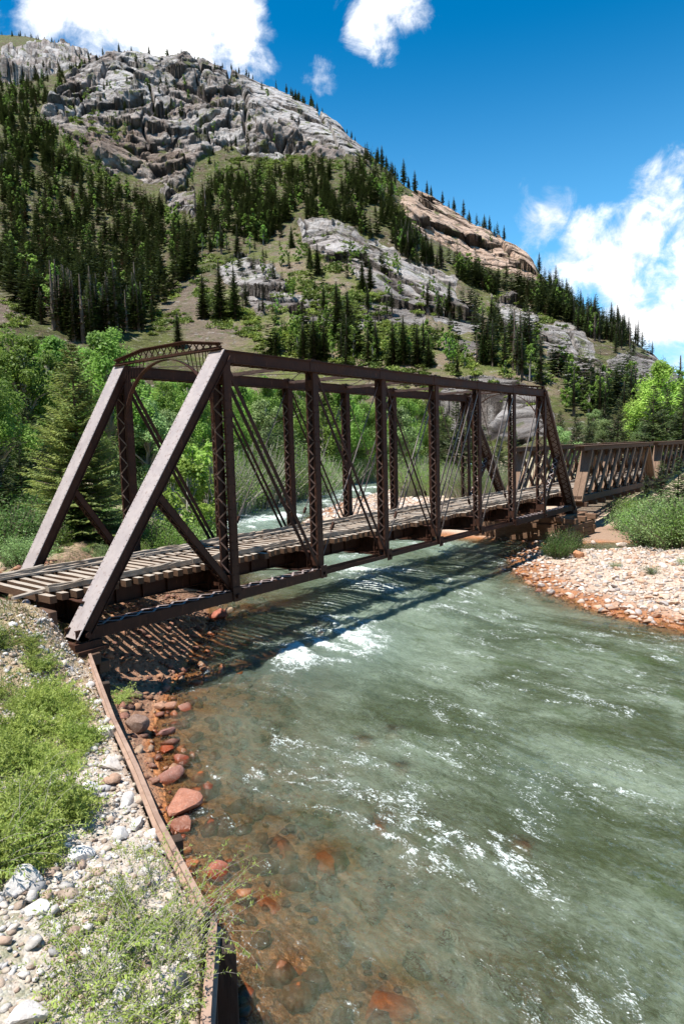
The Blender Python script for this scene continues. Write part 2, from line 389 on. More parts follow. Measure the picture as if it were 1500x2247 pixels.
ROCKS = [[(80, 268), (150, 168), (235, 100), (430, 98), (570, 148), (700, 215), (832, 320), (815, 350), (760, 342), (700, 352), (650, 335), (600, 352), (540, 338), (480, 325), (430, 360), (400, 425), (330, 415), (290, 385), (230, 385), (190, 350), (150, 325), (115, 290)],
         [(874, 425), (940, 400), (1110, 480), (1195, 600), (1180, 630), (1130, 610), (1060, 590), (1000, 575), (940, 530), (880, 480)],
         [(640, 500), (700, 495), (760, 505), (850, 545), (930, 590), (990, 625), (1005, 700), (940, 690), (880, 665), (800, 640), (730, 590), (680, 560)],
         [(455, 590), (530, 555), (600, 580), (640, 630), (620, 690), (560, 695), (520, 640)],
         [(770, 650), (860, 650), (940, 690), (930, 720), (850, 715), (790, 700)], [(1000, 745), (1040, 735), (1075, 760), (1060, 785), (1010, 780)],
         [(1185, 705), (1240, 705), (1300, 745), (1345, 800), (1330, 840), (1270, 860), (1230, 800), (1200, 760)], [(1340, 775), (1420, 772), (1490, 820), (1520, 860), (1460, 870), (1390, 850), (1350, 810)],
         [(960, 850), (1040, 820), (1130, 825), (1210, 880), (1200, 960), (1120, 985), (1000, 970), (930, 900)], [(880, 920), (960, 900), (990, 960), (900, 990)],
         [(350, 430), (420, 425), (440, 480), (380, 470)], [(1100, 650), (1180, 700), (1180, 740), (1110, 700)], [(0, 110), (100, 95), (240, 110), (180, 160), (60, 190), (0, 180)],
         [(1150, 770), (1210, 800), (1230, 860), (1160, 830)], [(570, 640), (700, 650), (860, 725), (760, 735), (600, 690)], [(860, 590), (960, 640), (1060, 720), (1000, 730), (900, 660)], [(1060, 640), (1140, 690), (1180, 760), (1100, 740)]]
PINK = [ROCKS[1]]
def rockmask(x, y, z):
    px, py, dp = project(x, y, z); r = np.hypot(x - CX, y - CY)
    wx = 26 * fbm2(px / 60, py / 60, 4, 5); wy = 26 * fbm2(px / 60 + 9, py / 60, 4, 8)
    m = np.zeros(x.shape)
    for i, P in enumerate(ROCKS):
        if i == 12: ok = r > 1180
        elif i in (0,): ok = (r < 1400) & (r > 600)
        elif i in (8, 9): ok = r < 340
        else: ok = (r < 1250)
        d = sdf(P, px + wx, py + wy); m = np.maximum(m, np.where(ok, sstep(5, -7, d), 0))
    return m, px, py
def near_h(x, y):
    sd = sdf(RIVER, x, y)
    n = fbm2(x / 6, y / 6, 4, 21); nf = fbm2(x / .9, y / .9, 3, 22)
    # river bed
    leftish = sstep(14, 4, segdist(RIVER[:12], x, y, False))
    slope = .34 - .215 * leftish
    bed = WZ - .03 - np.minimum(1.5, -sd * slope) + .12 * n * np.clip(-sd, 0, 1) + .06 * nf * np.clip(-sd * 2, 0, 1)
    # right bar / flats
    s = np.maximum(sd, 0)
    bar = WZ + .06 * s + .5 * sstep(8, 26, s) + 1.3 * sstep(24, 60, s) + .10 * n * np.clip(s, 0, 1) + .05 * nf * np.clip(s * 2, 0, 1)
    dpx = (x - POOL[0]) * .63 - (y - POOL[1]) * .78; dpy = (x - POOL[0]) * .78 + (y - POOL[1]) * .63
    pool = np.exp(-(dpx / 3.3) ** 2 - (dpy / 2.6) ** 2)
    bar = bar - 1.15 * pool * sstep(.15, .6, pool)
    # left & far banks
    bk = WZ + .60 * s; lim = .9 + .35 * n
    bank = np.where(bk < lim, bk, lim) + .12 * n * np.clip(s, 0, 1) + .05 * nf * np.clip(s, 0, 1)
    bank = np.minimum(bank, 1.4)
    farb = WZ + .45 * s; farb = np.minimum(farb, 1.0 + .3 * n) + .1 * n * np.clip(s, 0, 1)
    isfar = sstep(40, 48, y - .25 * (x - 50)); isleft = (((x < 22) & (y > x * .9 - 2.5)) | ((y > x * 1.0) & (x < 60))).astype(float)
    right = 1 - np.maximum(isfar, isleft)
    land = np.where(isfar > .5, farb, np.where(isleft > .5, bank, bar))
    # camera-side bank held by the rail wall
    wd = sdf(BANK, x, y)            # negative = landward of rail
    top = -.66 + np.clip(-wd, 0, 14) * .11 + 1.55 * sstep(-3.2, 1.6, y) * sstep(.1, 1.3, -wd) + .10 * n + .035 * nf
    top = np.minimum(top, 1.05 + .15 * n)
    toe = WZ + np.clip(.42 * s, 0, .75) + .1 * nf * np.clip(s * 2, 0, 1)
    south = (y < .8) & (x < 8)
    land = np.where(south & (wd > 0), toe, land)
    tt = sstep(.12, -.10, wd)
    z = np.where(sd < 0, bed, land)
    z = z * (1 - tt) + np.maximum(top, -.75) * tt
    return z, sd, wd, n, nf
def ground_z(x, y):
    x = np.asarray(x, float); y = np.asarray(y, float)
    az = np.arctan2(x - CX, y - CY); r = np.hypot(x - CX, y - CY)
    zn = near_h(x, y)[0]
    zm = mount_base(az, r)
    t = sstep(95, 140, r) * (1 - sstep(20, -4, sdf(RIVER, x, y)))
    return zn * (1 - t) + np.maximum(zm, zn * 0 + .3) * t

def grid_faces(nr, na):
    i = (np.arange(nr - 1)[:, None] * na + np.arange(na - 1)[None, :]).ravel()
    return np.stack([i, i + 1, i + na + 1, i + na], -1)
azs = np.concatenate([np.linspace(-180, -10, 36)[:-1], np.linspace(-10, 12, 40)[:-1], np.linspace(12, 90, 900)[:-1], np.linspace(90, 110, 40)[:-1], np.linspace(110, 180, 18)]) * math.pi / 180

# --- near ground
rs = np.exp(np.linspace(math.log(.8), math.log(150), 620))
A, Rr = np.meshgrid(azs, rs); X = CX + Rr * np.sin(A); Y = CY + Rr * np.cos(A)
Xf, Yf = X.ravel(), Y.ravel()
zn, sd, wd, n_, nf_ = near_h(Xf, Yf)
zm = mount_base(A.ravel(), Rr.ravel())
t_ = sstep(95, 140, Rr.ravel()) * (1 - sstep(20, -4, sd))
Z = zn * (1 - t_) + np.maximum(zm, .3) * t_
rad = Rr.ravel()
fine = fbm2(Xf / .25, Yf / .25, 3, 40, .6)
inb = sstep(.1, -.3, wd)
Z = Z + fine * .035 * np.clip(1.5 - np.abs(rad - 10) / 40, 0, 1)
# colour masks
grass = np.clip(.5 + 1.3 * fbm2(Xf / 3.5, Yf / 3.5, 4, 31), 0, 1)
a_grass = np.where(inb > .5, grass * sstep(.8, 2.6, -wd), np.where((Z > -1.7), sstep(-1.7, -.6, Z), 0))
a_straw = inb * sstep(-8, -3, Yf) * sstep(9, 6, Yf)
a_wet = sstep(WZ + .16, WZ + .02, Z)
a_mud = np.exp(-(((Xf - POOL[0] - 3) * .63 - (Yf - POOL[1] - 2) * .78) / 7) ** 2 - (((Xf - POOL[0] - 3) * .78 + (Yf - POOL[1] - 2) * .63) / 6) ** 2)
a_bank = inb
depth_ = np.clip(WZ - Z, 0, 3)
me = mesh_np('ground', np.stack([Xf, Yf, Z], -1), [grid_faces(len(rs), len(azs))], [], True,
             attrs={'grass': a_grass, 'straw': a_straw, 'wet': a_wet, 'mud': np.clip(a_mud, 0, 1), 'bank': a_bank, 'toe': sstep(8, 4.5, segdist(RIVER[1:12], Xf, Yf, False)) * (1 - inb)})
m, bb, out = newmat('ground'); p = geo(bb)
peb = bb.voro(p, 9, 'F1', 'Color'); pd = bb.voro(p, 9, 'F1', 'Distance')
peb2 = bb.voro(p, 26, 'F1', 'Color'); pd2 = bb.voro(p, 26, 'F1', 'Distance')
nA = bb.noise(p, .8, 5, .6); nB = bb.noise(p, 5, 5, .7)
sepc = bb.n('ShaderNodeSeparateColor'); bb.l(peb, sepc.inputs[0]); sepc2 = bb.n('ShaderNodeSeparateColor'); bb.l(peb2, sepc2.inputs[0])
orange = bb.mix(sepc.outputs[0], (.33, .20, .13), (.52, .40, .30)); orange = bb.mix(bb.math('MULTIPLY', sepc2.outputs[1], .6), orange, (.56, .49, .42))
grey = bb.mix(sepc.outputs[1], (.30, .26, .22), (.50, .47, .43)); grey = bb.mix(bb.math('MULTIPLY', sepc2.outputs[0], .5), grey, (.36, .26, .18))
c = bb.mix(bb.attr('bank'), orange, grey)
c = bb.mix(bb.ramp(bb.math('ADD', bb.attr('mud'), bb.math('MULTIPLY', nB, .3)), .5, .75), c, bb.mix(nB, (.20, .125, .085), (.36, .25, .18)))
dirt = bb.mix(bb.ramp(nB, .35, .65), (.26, .18, .11), (.40, .31, .20))
c = bb.mix(bb.math('MULTIPLY', bb.attr('straw'), bb.ramp(nA, .3, .5)), c, dirt)
c = bb.mix(bb.math('MULTIPLY', bb.attr('grass'), bb.ramp(nB, .38, .6, 0, .75)), c, bb.mix(nA, (.06, .09, .02), (.14, .17, .05)))
c = bb.mix(bb.attr('toe'), c, bb.mix(1., c, (.50, .36, .29), 'MULTIPLY'))
wet = bb.attr('wet')
c = bb.mix(wet, c, bb.mix(sepc.outputs[2], bb.mix(bb.ramp(nA, .4, .6), (.28, .10, .035), (.16, .09, .045)), (.46, .20, .08)))
hh = bb.math('ADD', bb.math('MULTIPLY', pd, -.5), bb.math('MULTIPLY', pd2, -.25)); hh = bb.math('ADD', hh, bb.math('MULTIPLY', nB, .4))
bb.l(prin(bb, c, bb.ramp(wet, 0, 1, .9, .3), .3, 0, bump(bb, hh, .09, .9)).outputs[0], out.inputs[0])
me.materials.append(m)
tag(addo('ground', me), kind='structure')

# --- mountainside
rm = np.concatenate([np.exp(np.linspace(math.log(150), math.log(560), 420))[:-1], np.exp(np.linspace(math.log(560), math.log(1200), 560))[:-1], np.exp(np.linspace(math.log(1200), math.log(3600), 130))])
azm = np.concatenate([np.linspace(-180, -10, 36)[:-1], np.linspace(-10, 20, 50)[:-1], np.linspace(20, 85, 1050)[:-1], np.linspace(85, 110, 50)[:-1], np.linspace(110, 180, 18)]) * math.pi / 180
A, Rr = np.meshgrid(azm, rm); X = (CX + Rr * np.sin(A)).ravel(); Y = (CY + Rr * np.cos(A)).ravel(); rad = Rr.ravel()
zb = np.maximum(mount_base(A.ravel(), rad), .3)
sdr = sdf(RIVER, X, Y); zb = np.where(sdr < 0, WZ - 1.2, np.where(sdr < 20, np.minimum(zb, WZ + .5 * sdr + sstep(10, 20, sdr) * 60), zb))
rock, PX, PY = rockmask(X, Y, zb)
g0 = sstep(150, 230, rad)
big = fbm2(X / 120, Y / 120, 5, 3); mid = fbm2(X / 30, Y / 30, 4, 4)
zb = zb + g0 * (big * np.minimum(rad * .012, 9) + mid * np.minimum(rad * .004, 3.2))
# rock relief: slabs dipping, joints and ledges
u = X * .62 + Y * -.48 + zb * .62; v = X * .48 + Y * .62; ww = zb
rg = fbm3(u / 60, v / 60, ww / 60, 6, 50, .55, True)
rg2 = fbm3(u / 17, v / 34, ww / 17, 5, 60, .6, True)
blk = fbm3(u / 10 + 3 * rg, v / 22, ww / 10, 4, 70, .6)
def facets(x, y, z, seed, tilt):
    ix, iy, iz = np.floor(x), np.floor(y), np.floor(z); best = np.full(x.shape, 9.); sec = best.copy(); val = np.zeros(x.shape)
    for a in (-1, 0, 1):
        for c_ in (-1, 0, 1):
            for e in (-1, 0, 1):
                jx, jy, jz = ix + a, iy + c_, iz + e; hx, hy, hz = (_h(jx, jy, jz, seed + k) for k in range(3))
                dx, dy, dz = x - jx - hx, y - jy - hy, z - jz - hz; d = dx * dx + dy * dy + dz * dz
                tx_, ty_, tz_ = (_h(jx, jy, jz, seed + 5 + k) * 2 - 1 for k in range(3)); vv = (dx * tx_ + dy * ty_ + dz * tz_) * tilt + (_h(jx, jy, jz, seed + 9) - .5)
                m_ = d < best; sec = np.where(m_, best, np.minimum(sec, d)); val = np.where(m_, vv, val); best = np.where(m_, d, best)
    return val, np.sqrt(sec) - np.sqrt(best)
wxx = 5 * rg2
fc1, e1 = facets(u / 46 + wxx / 46, v / 30, ww / 60 + wxx / 60, 500, 1.6)
fc2, e2 = facets(u / 15, v / 10 + wxx / 20, ww / 19, 520, 1.5)
fc3, e3 = facets(u / 6.5, v / 4.2, ww / 7.5, 540, 1.3)
st = u / 14 + 1.2 * fbm3(X / 50, Y / 50, zb / 50, 3, 80); step = (st - np.floor(st)); step = sstep(0, .75, step) - step
cr = np.abs(fbm3(u / 55, v / 40, ww / 130, 3, 90)); crack = sstep(.035, 0, cr)
sc_r = np.clip(rad / 900, .25, 1.1)
slab = np.zeros(rad.shape); wx_, wy_ = PX + 14 * fbm2(PX / 40, PY / 40, 3, 71), PY + 14 * fbm2(PX / 40 + 5, PY / 40, 3, 72)
for Ps in ([(545, 160), (640, 195), (720, 250), (800, 335), (740, 335), (650, 300), (590, 270), (545, 230)], [(900, 430), (1000, 440), (1080, 500), (1000, 520), (920, 470)], [(640, 505), (760, 515), (860, 560), (780, 580), (690, 545)], [(205, 180), (290, 130), (360, 125), (300, 175), (230, 215)]):
    slab = np.maximum(slab, sstep(8, -18, sdf(Ps, wx_, wy_)))
cleft = np.zeros(rad.shape)
for Pc, wdt in (([(505, 150), (520, 185), (545, 225), (538, 262), (545, 330)], 7), ([(545, 250), (600, 300), (640, 325)], 5), ([(330, 190), (345, 235), (330, 270)], 6), ([(400, 250), (440, 262), (480, 255)], 6), ([(250, 150), (200, 190), (170, 235)], 6), ([(430, 120), (440, 160), (470, 190)], 6), ([(230, 330), (290, 340), (340, 370)], 5), ([(700, 250), (730, 300), (760, 340)], 4), ([(1090, 500), (1130, 560)], 5), ([(1240, 730), (1290, 780), (1300, 830)], 7)):
    cleft = np.maximum(cleft, sstep(wdt, 0, segdist(Pc, wx_, wy_, False)) * (rad < 1300))
relief = (1 - .62 * slab) * sc_r * .8 * (1 - .55 * sstep(-90, -10, zb - np.interp(A.ravel(), AZK, z7)) * (rad < 1300)) * (9 * (rg - .15) + 3 * (rg2 - .1) + 15 * fc1 + 4.8 * fc2 + 1.6 * fc3 + 2 * blk + 2.5 * step - 9 * crack - 3 * sstep(.1, 0, e1))
out_dir = np.stack([-np.sin(A.ravel()) * .80, -np.cos(A.ravel()) * .80, np.full(rad.shape, .45)], -1)
fadecrest = 1
relief = relief - 17 * sc_r * cleft
P = np.stack([X, Y, zb], -1) + out_dir * (relief * rock)[:, None]
soft = fbm3(X / 9, Y / 9, zb / 9, 4, 95)
P[:, 2] += (1 - rock) * g0 * soft * np.minimum(rad * .0035, 1.8)
pink = np.zeros(rad.shape)
for Pp in PINK: pink = np.maximum(pink, sstep(10, -10, sdf(Pp, PX, PY)) * (rad < 1000))
gr = np.clip(.5 + 1.5 * fbm2(X / 40, Y / 40, 5, 33), 0, 1)
meadow = sstep(20, -60, sdf([(420, 640), (660, 480), (1000, 600), (1250, 760), (1250, 900), (560, 900), (350, 740)], PX, PY))
scree = sstep(10, -20, sdf([(-60, 650), (60, 640), (120, 660), (60, 700), (-60, 720)], PX, PY)) + sstep(10, -20, sdf([(330, 660), (420, 600), (460, 640), (560, 740), (430, 760)], PX, PY)) * .8
MNT = dict(A=azm, R=rm, Z=P[:, 2].reshape(len(rm), len(azm)), rock=rock.reshape(len(rm), len(azm)))
me = mesh_np('mountainside', P, [grid_faces(len(rm), len(azm))], [], True,
             attrs={'rock': rock, 'pink': pink, 'meadow': np.clip(meadow, 0, 1), 'scree': np.clip(scree, 0, 1), 'gr': gr, 'slab': slab, 'brown': sstep(30, -60, sdf([(90, 260), (300, 280), (430, 330), (420, 430), (230, 400), (120, 330)], PX, PY)), 'cav': np.clip(rg2 * .5 + .5, 0, 1), 'crk': np.clip(crack + .8 * sstep(.07, 0, e1) + .5 * sstep(.08, 0, e2), 0, 1) * rock})
m, bb, out = newmat('mountainside'); p = geo(bb)
dipm = bb.mapping(p, (1, 1, 1), (R(25), R(-35), R(20)))
q = bb.mapping(dipm, (.35, .9, 1.1))
n1 = bb.noise(q, .035, 9, .68, .3); n2 = bb.noise(p, .012, 6, .6); n3 = bb.noise(q, .16, 8, .72, .4)
n4 = bb.noise(bb.mapping(dipm, (1.6, .3, .5)), .09, 6, .7, .6)
rockc = bb.mix(bb.ramp(n1, .38, .62), (.19, .17, .16), (.50, .475, .46))
rockc = bb.mix(bb.ramp(n2, .45, .7, 0, .6), rockc, (.33, .24, .2))
rockc = bb.mix(bb.attr('brown'), rockc, bb.mix(1., rockc, (.80, .68, .58), 'MULTIPLY'))
rockc = bb.mix(bb.math('MULTIPLY', bb.attr('slab'), .6), rockc, bb.mix(n1, (.50, .47, .46), (.66, .64, .63)))
st_ = bb.noise(bb.mapping(p, (1, 1, .16)), .07, 5, .65)
rockc = bb.mix(bb.ramp(st_, .50, .68, 0, .6), rockc, (.20, .15, .125))
rockc = bb.mix(bb.attr('pink'), rockc, bb.mix(bb.ramp(n1, .3, .6), (.34, .23, .17), (.60, .44, .34)))
rockc = bb.mix(bb.ramp(n3, .62, .72, 0, .6), rockc, (.055, .045, .042))
rockc = bb.mix(bb.ramp(n4, .63, .72, 0, .6), rockc, (.06, .05, .045))
rockc = bb.mix(bb.ramp(bb.noise(p, .05, 7, .65), .56, .62, 0, .85), rockc, (.12, .14, .04))
rockc = bb.mix(bb.attr('crk'), rockc, (.06, .05, .045))
nn = bb.noise(p, .25, 6, .65); nn2 = bb.noise(p, .05, 5, .6)
soil = bb.mix(bb.ramp(nn, .35, .65), (.11, .085, .055), (.21, .16, .11))
grs = bb.mix(bb.ramp(nn2, .3, .7), (.055, .07, .022), (.13, .145, .045))
soil = bb.mix(bb.ramp(bb.math('ADD', bb.math('MULTIPLY', nn, .6), bb.math('MULTIPLY', nn2, .5)), .45, .60, 0, .9), soil, grs)
mead = bb.mix(bb.ramp(bb.math('ADD', nn2, bb.math('MULTIPLY', nn, .4)), .60, .84), (.27, .21, .15), (.17, .19, .06))
soil = bb.mix(bb.attr('meadow'), soil, mead)
soil = bb.mix(bb.attr('scree'), soil, bb.mix(nn, (.15, .11, .085), (.27, .21, .17)))
soil = bb.mix(bb.ramp(bb.noise(p, .35, 7, .75), .555, .64, 0, .85), soil, (.36, .33, .3))
soil = bb.mix(bb.ramp(bb.noise(p, .16, 6, .72), .53, .62, 0, .75), soil, bb.mix(nn, (.05, .075, .02), (.12, .16, .04)))
fr = bb.math('ADD', bb.attr('rock'), bb.math('MULTIPLY', bb.math('SUBTRACT', bb.noise(p, .09, 7, .7), .5), 1.0))
c = bb.mix(bb.ramp(fr, .42, .56), soil, rockc)
hr = bb.math('ADD', n1, bb.math('MULTIPLY', n3, .35))
bm = bump(bb, hr, 14., 1.); bm = bump(bb, nn, .8, .5, bm)
bb.l(prin(bb, c, .95, .15, 0, bm).outputs[0], out.inputs[0])
me.materials.append(m)
tag(addo('mountainside', me), kind='structure')
def mz(az, r):                      # bilinear lookup on the mountain grid
    i = np.clip(np.searchsorted(rm, r) - 1, 0, len(rm) - 2); j = np.clip(np.searchsorted(azm, az) - 1, 0, len(azm) - 2)
    fr_ = np.clip((r - rm[i]) / (rm[i + 1] - rm[i]), 0, 1); fa = (az - azm[j]) / (azm[j + 1] - azm[j]); G = MNT['Z']
    return (G[i, j] * (1 - fr_) + G[i + 1, j] * fr_) * (1 - fa) + (G[i, j + 1] * (1 - fr_) + G[i + 1, j + 1] * fr_) * fa
def mrock(az, r):
    i = np.clip(np.searchsorted(rm, r), 0, len(rm) - 1); j = np.clip(np.searchsorted(azm, az), 0, len(azm) - 1); return MNT['rock'][i, j]
def hit_mountain(px, py, rmin=150):
    out = []
    rr = np.concatenate([np.arange(rmin, 600, 2.), np.arange(600, 1250, 3.), np.arange(1250, 2400, 8.)])
    for x_, y_ in zip(px, py):
        a, e = azel(x_, y_)
        zz = mz(np.full(rr.shape, a), rr); k = np.nonzero(zz >= CAM[2] + rr * math.tan(e))[0]
        if len(k): out.append((a, rr[k[0]], zz[k[0]], x_, y_))
    return out

# ------------------------------------------------------------ water
aw = np.linspace(10, 92, 900) * math.pi / 180; rw = np.exp(np.linspace(math.log(5), math.log(200), 1000))
A, Rr = np.meshgrid(aw, rw); X = (CX + Rr * np.sin(A)).ravel(); Y = (CY + Rr * np.cos(A)).ravel()
bed, sd, wdw, _, _ = near_h(X, Y)
dep = np.clip(WZ - bed, 0, 3)
for px_, py_, rp_, _ in SUBROCKS:        # the water is only as deep as the rock below it
    g_ = at(px_, py_, -2.66); rr_ = rp_ * np.linalg.norm(g_ - CAM) / FPX; dep = dep * (1 - .80 * np.exp(-((X - g_[0]) ** 2 + (Y - g_[1]) ** 2) / (rr_ * .95) ** 2))
fl = (-.24, -.971)                      # flow near the camera
along = X * fl[0] + Y * fl[1]; across = X * -fl[1] + Y * fl[0]
wob = fbm2(X / 7, Y / 7, 3, 101) * 2.2
def rap(x0, y0, ra, rb, ang):
    dx, dy = X - x0, Y - y0; c, s = math.cos(ang), math.sin(ang); return np.exp(-((dx * c + dy * s) / ra) ** 2 - ((-dx * s + dy * c) / rb) ** 2)
p0 = at(760, 1395, WZ); p1 = at(820, 1260, WZ); p2 = at(600, 1460, WZ); p3 = at(1170, 1720, WZ); p4 = at(560, 1150, WZ); p5 = at(720, 1080, WZ); p6 = at(950, 1190, WZ)
rapid = .85 * rap(p0[0], p0[1], 5.0, 2.4, .8) + .82 * rap(p1[0], p1[1], 11, 3.2, .9) + .6 * rap(p2[0], p2[1], 3, 2, .8) + .25 * rap(p3[0], p3[1], 2.0, .8, .5) + .9 * rap(p4[0], p4[1], 14, 7, .7) + .9 * rap(p5[0], p5[1], 30, 12, .6) + .6 * rap(p6[0], p6[1], 10, 4, .9)
rapid = np.clip(rapid, 0, 1.1)
amp = (.75 + 1.3 * rapid) * np.clip(dep * 3, .10, 1)
turb = np.clip(.75 + .9 * fbm2(X / 4.5, Y / 4.5, 3, 99), .25, 1.5)
w1 = fbm2(across / 1.0 + wob * .6, along / 1.7, 4, 111, .55); w2 = fbm2(across / 2.4 + wob * .3, along / 3.2, 3, 121, .5)
w3 = 1 - np.abs(fbm2(across / 1.0 + wob * .7, along / 2.6 + wob * .2, 3, 131, .5)) * 2
w4 = 1 - np.abs(fbm2(across / .34 + wob, along / .42 + .5 * w1, 3, 141, .6)) * 2
w5 = fbm2(across / .13 + w1, along / .17, 2, 145, .6)
H = amp * (.10 * w1 + .11 * w2 + .06 * w3 + turb * (.034 * w4 + .017 * w5))
crest = np.clip(w3 * .6 + w2 * .7 + w1 * .3 + w4 * .2, -1, 1.5)
foam = sstep(.60, 1.65, crest * 1.25 + rapid * .60 - .05) * np.clip(rapid * 1.5, 0, 1)
ln1 = sstep(.64, .96, 1 - np.abs(fbm2(across / 1.5 + wob * .5, along / 4.2 + wob * .15, 4, 151, .62)) * 1.7)
streak = ln1 * np.clip(sstep(-.30, .35, fbm2(X / 4, Y / 4, 3, 161)) + .30 * sstep(19, 11, np.hypot(X - CX, Y - CY)), 0, 1.15) * (.5 + .5 * np.clip(w4, 0, 1))  # foam streaks plus painted sun sparkle, denser close to the camera
milky = np.clip(.5 + fbm2(across / 1.8 + wob, along / 4.2, 5, 171, .6), 0, 1)
me = mesh_np('river_water', np.stack([X, Y, WZ + H], -1), [grid_faces(len(rw), len(aw))], [], True,
             attrs={'depth': dep, 'foam': foam, 'rapid': rapid, 'streak': streak, 'milky': milky})
m, bb, out = newmat('river water'); p = geo(bb)
q = bb.mapping(p, (1, 1, 1), (0, 0, -math.atan2(fl[1], fl[0])))
qa = bb.mapping(q, (.55, 1, 1))
f1 = bb.noise(qa, 3.0, 6, .66, .8); f2 = bb.noise(qa, 10, 5, .72, .6); f4 = bb.noise(bb.mapping(q, (.3, 1, 1)), 2.2, 3, .5, .5); f3 = bb.noise(qa, .55, 6, .6, .6)
hgt = bb.math('ADD', bb.math('ADD', bb.math('MULTIPLY', f1, .8), bb.math('MULTIPLY', f4, .9)), bb.math('MULTIPLY', f2, .42))
f5 = bb.noise(qa, 26, 4, .7, .4); f6 = bb.noise(bb.mapping(q, (.62, 1, 1)), 5.5, 7, .80, 1.3); f7 = bb.noise(bb.mapping(q, (.45, 1, 1)), 1.3, 8, .78, 1.4)
f8 = bb.noise(bb.mapping(q, (.5, 1, 1)), 3.2, 5, .7, 1.8)
ridge = bb.ramp(bb.math('ABSOLUTE', bb.math('SUBTRACT', f8, .5)), .0, .035, 1, 0)
nrm = bump(bb, hgt, .3, 1.)
nrmg = bump(bb, bb.math('ADD', hgt, bb.math('MULTIPLY', f5, .36)), 1.9, 1.)
nrmf = bump(bb, hgt, .17, 1.)
dpt = bb.attr('depth')
opq = bb.math('SUBTRACT', 1., bb.math('POWER', 2.718, bb.math('MULTIPLY', dpt, -1.8)))
opq = bb.math('ADD', opq, bb.math('MULTIPLY', bb.attr('milky'), bb.ramp(dpt, .3, 1.2, 0, .12)), None, True)
mk = bb.math('ADD', bb.math('ADD', bb.math('MULTIPLY', bb.attr('milky'), .22), bb.math('MULTIPLY', f3, .25)), bb.math('ADD', bb.math('MULTIPLY', f6, .38), bb.math('MULTIPLY', f7, .32)))
murk = bb.mix(bb.ramp(mk, .44, .76), (.056, .072, .032), (.225, .275, .202))
murk = bb.mix(bb.math('MULTIPLY', ridge, bb.ramp(f1, .42, .60, 0, .75)), murk, (.035, .045, .018))  # thin dark lines: shade of ripple troughs mixed into the water colour
murk = bb.mix(bb.math('MULTIPLY', bb.attr('rapid'), .8), murk, (.20, .27, .23))
murk = bb.mix(bb.ramp(f3, .56, .68, 0, .6), murk, (.045, .07, .015))
df = bb.n('ShaderNodeBsdfPrincipled'); bb.l(murk, df.inputs['Base Color']); df.inputs['Roughness'].default_value = 1; df.inputs['Specular IOR Level'].default_value = 0
df.subsurface_method = 'BURLEY'; df.inputs['Subsurface Weight'].default_value = 1; df.inputs['Subsurface Radius'].default_value = (.8, .9, .7); df.inputs['Subsurface Scale'].default_value = .7
bb.l(nrm, df.inputs['Normal'])
d2 = bb.n('ShaderNodeBsdfDiffuse'); bb.l(murk, d2.inputs[0]); bb.l(nrm, d2.inputs['Normal']); dm = bb.n('ShaderNodeMixShader'); dm.inputs[0].default_value = .25; bb.l(df.outputs[0], dm.inputs[1]); bb.l(d2.outputs[0], dm.inputs[2]); df = dm
tr = bb.n('ShaderNodeBsdfTransparent'); tr.inputs[0].default_value = (.88, .9, .82, 1)
m1 = bb.n('ShaderNodeMixShader'); bb.l(opq, m1.inputs[0]); bb.l(tr.outputs[0], m1.inputs[1]); bb.l(df.outputs[0], m1.inputs[2])
gl = bb.n('ShaderNodeBsdfGlossy'); gl.inputs['Roughness'].default_value = .06; bb.l(nrmg, gl.inputs['Normal'])
fr_ = bb.n('ShaderNodeFresnel'); fr_.inputs['IOR'].default_value = 1.38; bb.l(nrmf, fr_.inputs['Normal'])
m2 = bb.n('ShaderNodeMixShader'); bb.l(fr_.outputs[0], m2.inputs[0]); bb.l(m1.outputs[0], m2.inputs[1]); bb.l(gl.outputs[0], m2.inputs[2])
fo = bb.n('ShaderNodeBsdfDiffuse'); fo.inputs[0].default_value = (.60, .65, .64, 1)
fn = bb.noise(qa, 8, 8, .78, 1.0); fn2 = bb.noise(qa, 28, 4, .7, .6)
fm = bb.math('ADD', bb.math('MULTIPLY', bb.attr('foam'), .70), bb.math('ADD', bb.math('MULTIPLY', bb.attr('streak'), .44), bb.ramp(f7, .46, .70, 0, .17)))
fq = bb.math('ADD', fm, bb.math('ADD', bb.math('MULTIPLY', bb.math('SUBTRACT', fn, .5), 2.0), bb.math('MULTIPLY', bb.math('SUBTRACT', fn2, .5), 1.7)))
fmask = bb.ramp(fq, .42, .80, 0, .85)
fmask = bb.math('MULTIPLY', fmask, bb.ramp(fm, .02, .2))
m3 = bb.n('ShaderNodeMixShader'); bb.l(fmask, m3.inputs[0]); bb.l(m2.outputs[0], m3.inputs[1]); bb.l(fo.outputs[0], m3.inputs[2])
bb.l(m3.outputs[0], out.inputs[0]); me.materials.append(m)
tag(addo('river_water', me), kind='structure')
# ------------------------------------------------------------ iron truss bridge
HT = 8.67; WD = 5.994
def XN(i): return -1.035 if i == 0 else 41.035 if i == 8 else 5.0 * i
SK = 1.05                                # the bridge ends are skewed: the far truss ends sit further on
def XE(i, y): return XN(i) + (SK * y / WD if i in (0, 8) else 0)
def rivets(mb, p, q, nrm, side, half, sp=.22, r=.017):
    p = Vector(p); q = Vector(q); L = (q - p).length; d = (q - p) / L; nrm = Vector(nrm).normalized(); side = Vector(side).normalized()
    k = int(L / sp)
    for j in range(k):
        for s_ in (-1, 1):
            c = p + d * (sp * (j + .5)) + side * (half * s_)
            i0 = len(mb.v)
            for a in range(6):
                t = a * math.pi / 3; mb.v.append(tuple(c + d * (r * math.cos(t)) + side * (r * math.sin(t))))
            mb.v.append(tuple(c + nrm * .012))
            for a in range(6): mb.f.append((i0 + a, i0 + (a + 1) % 6, i0 + 6))
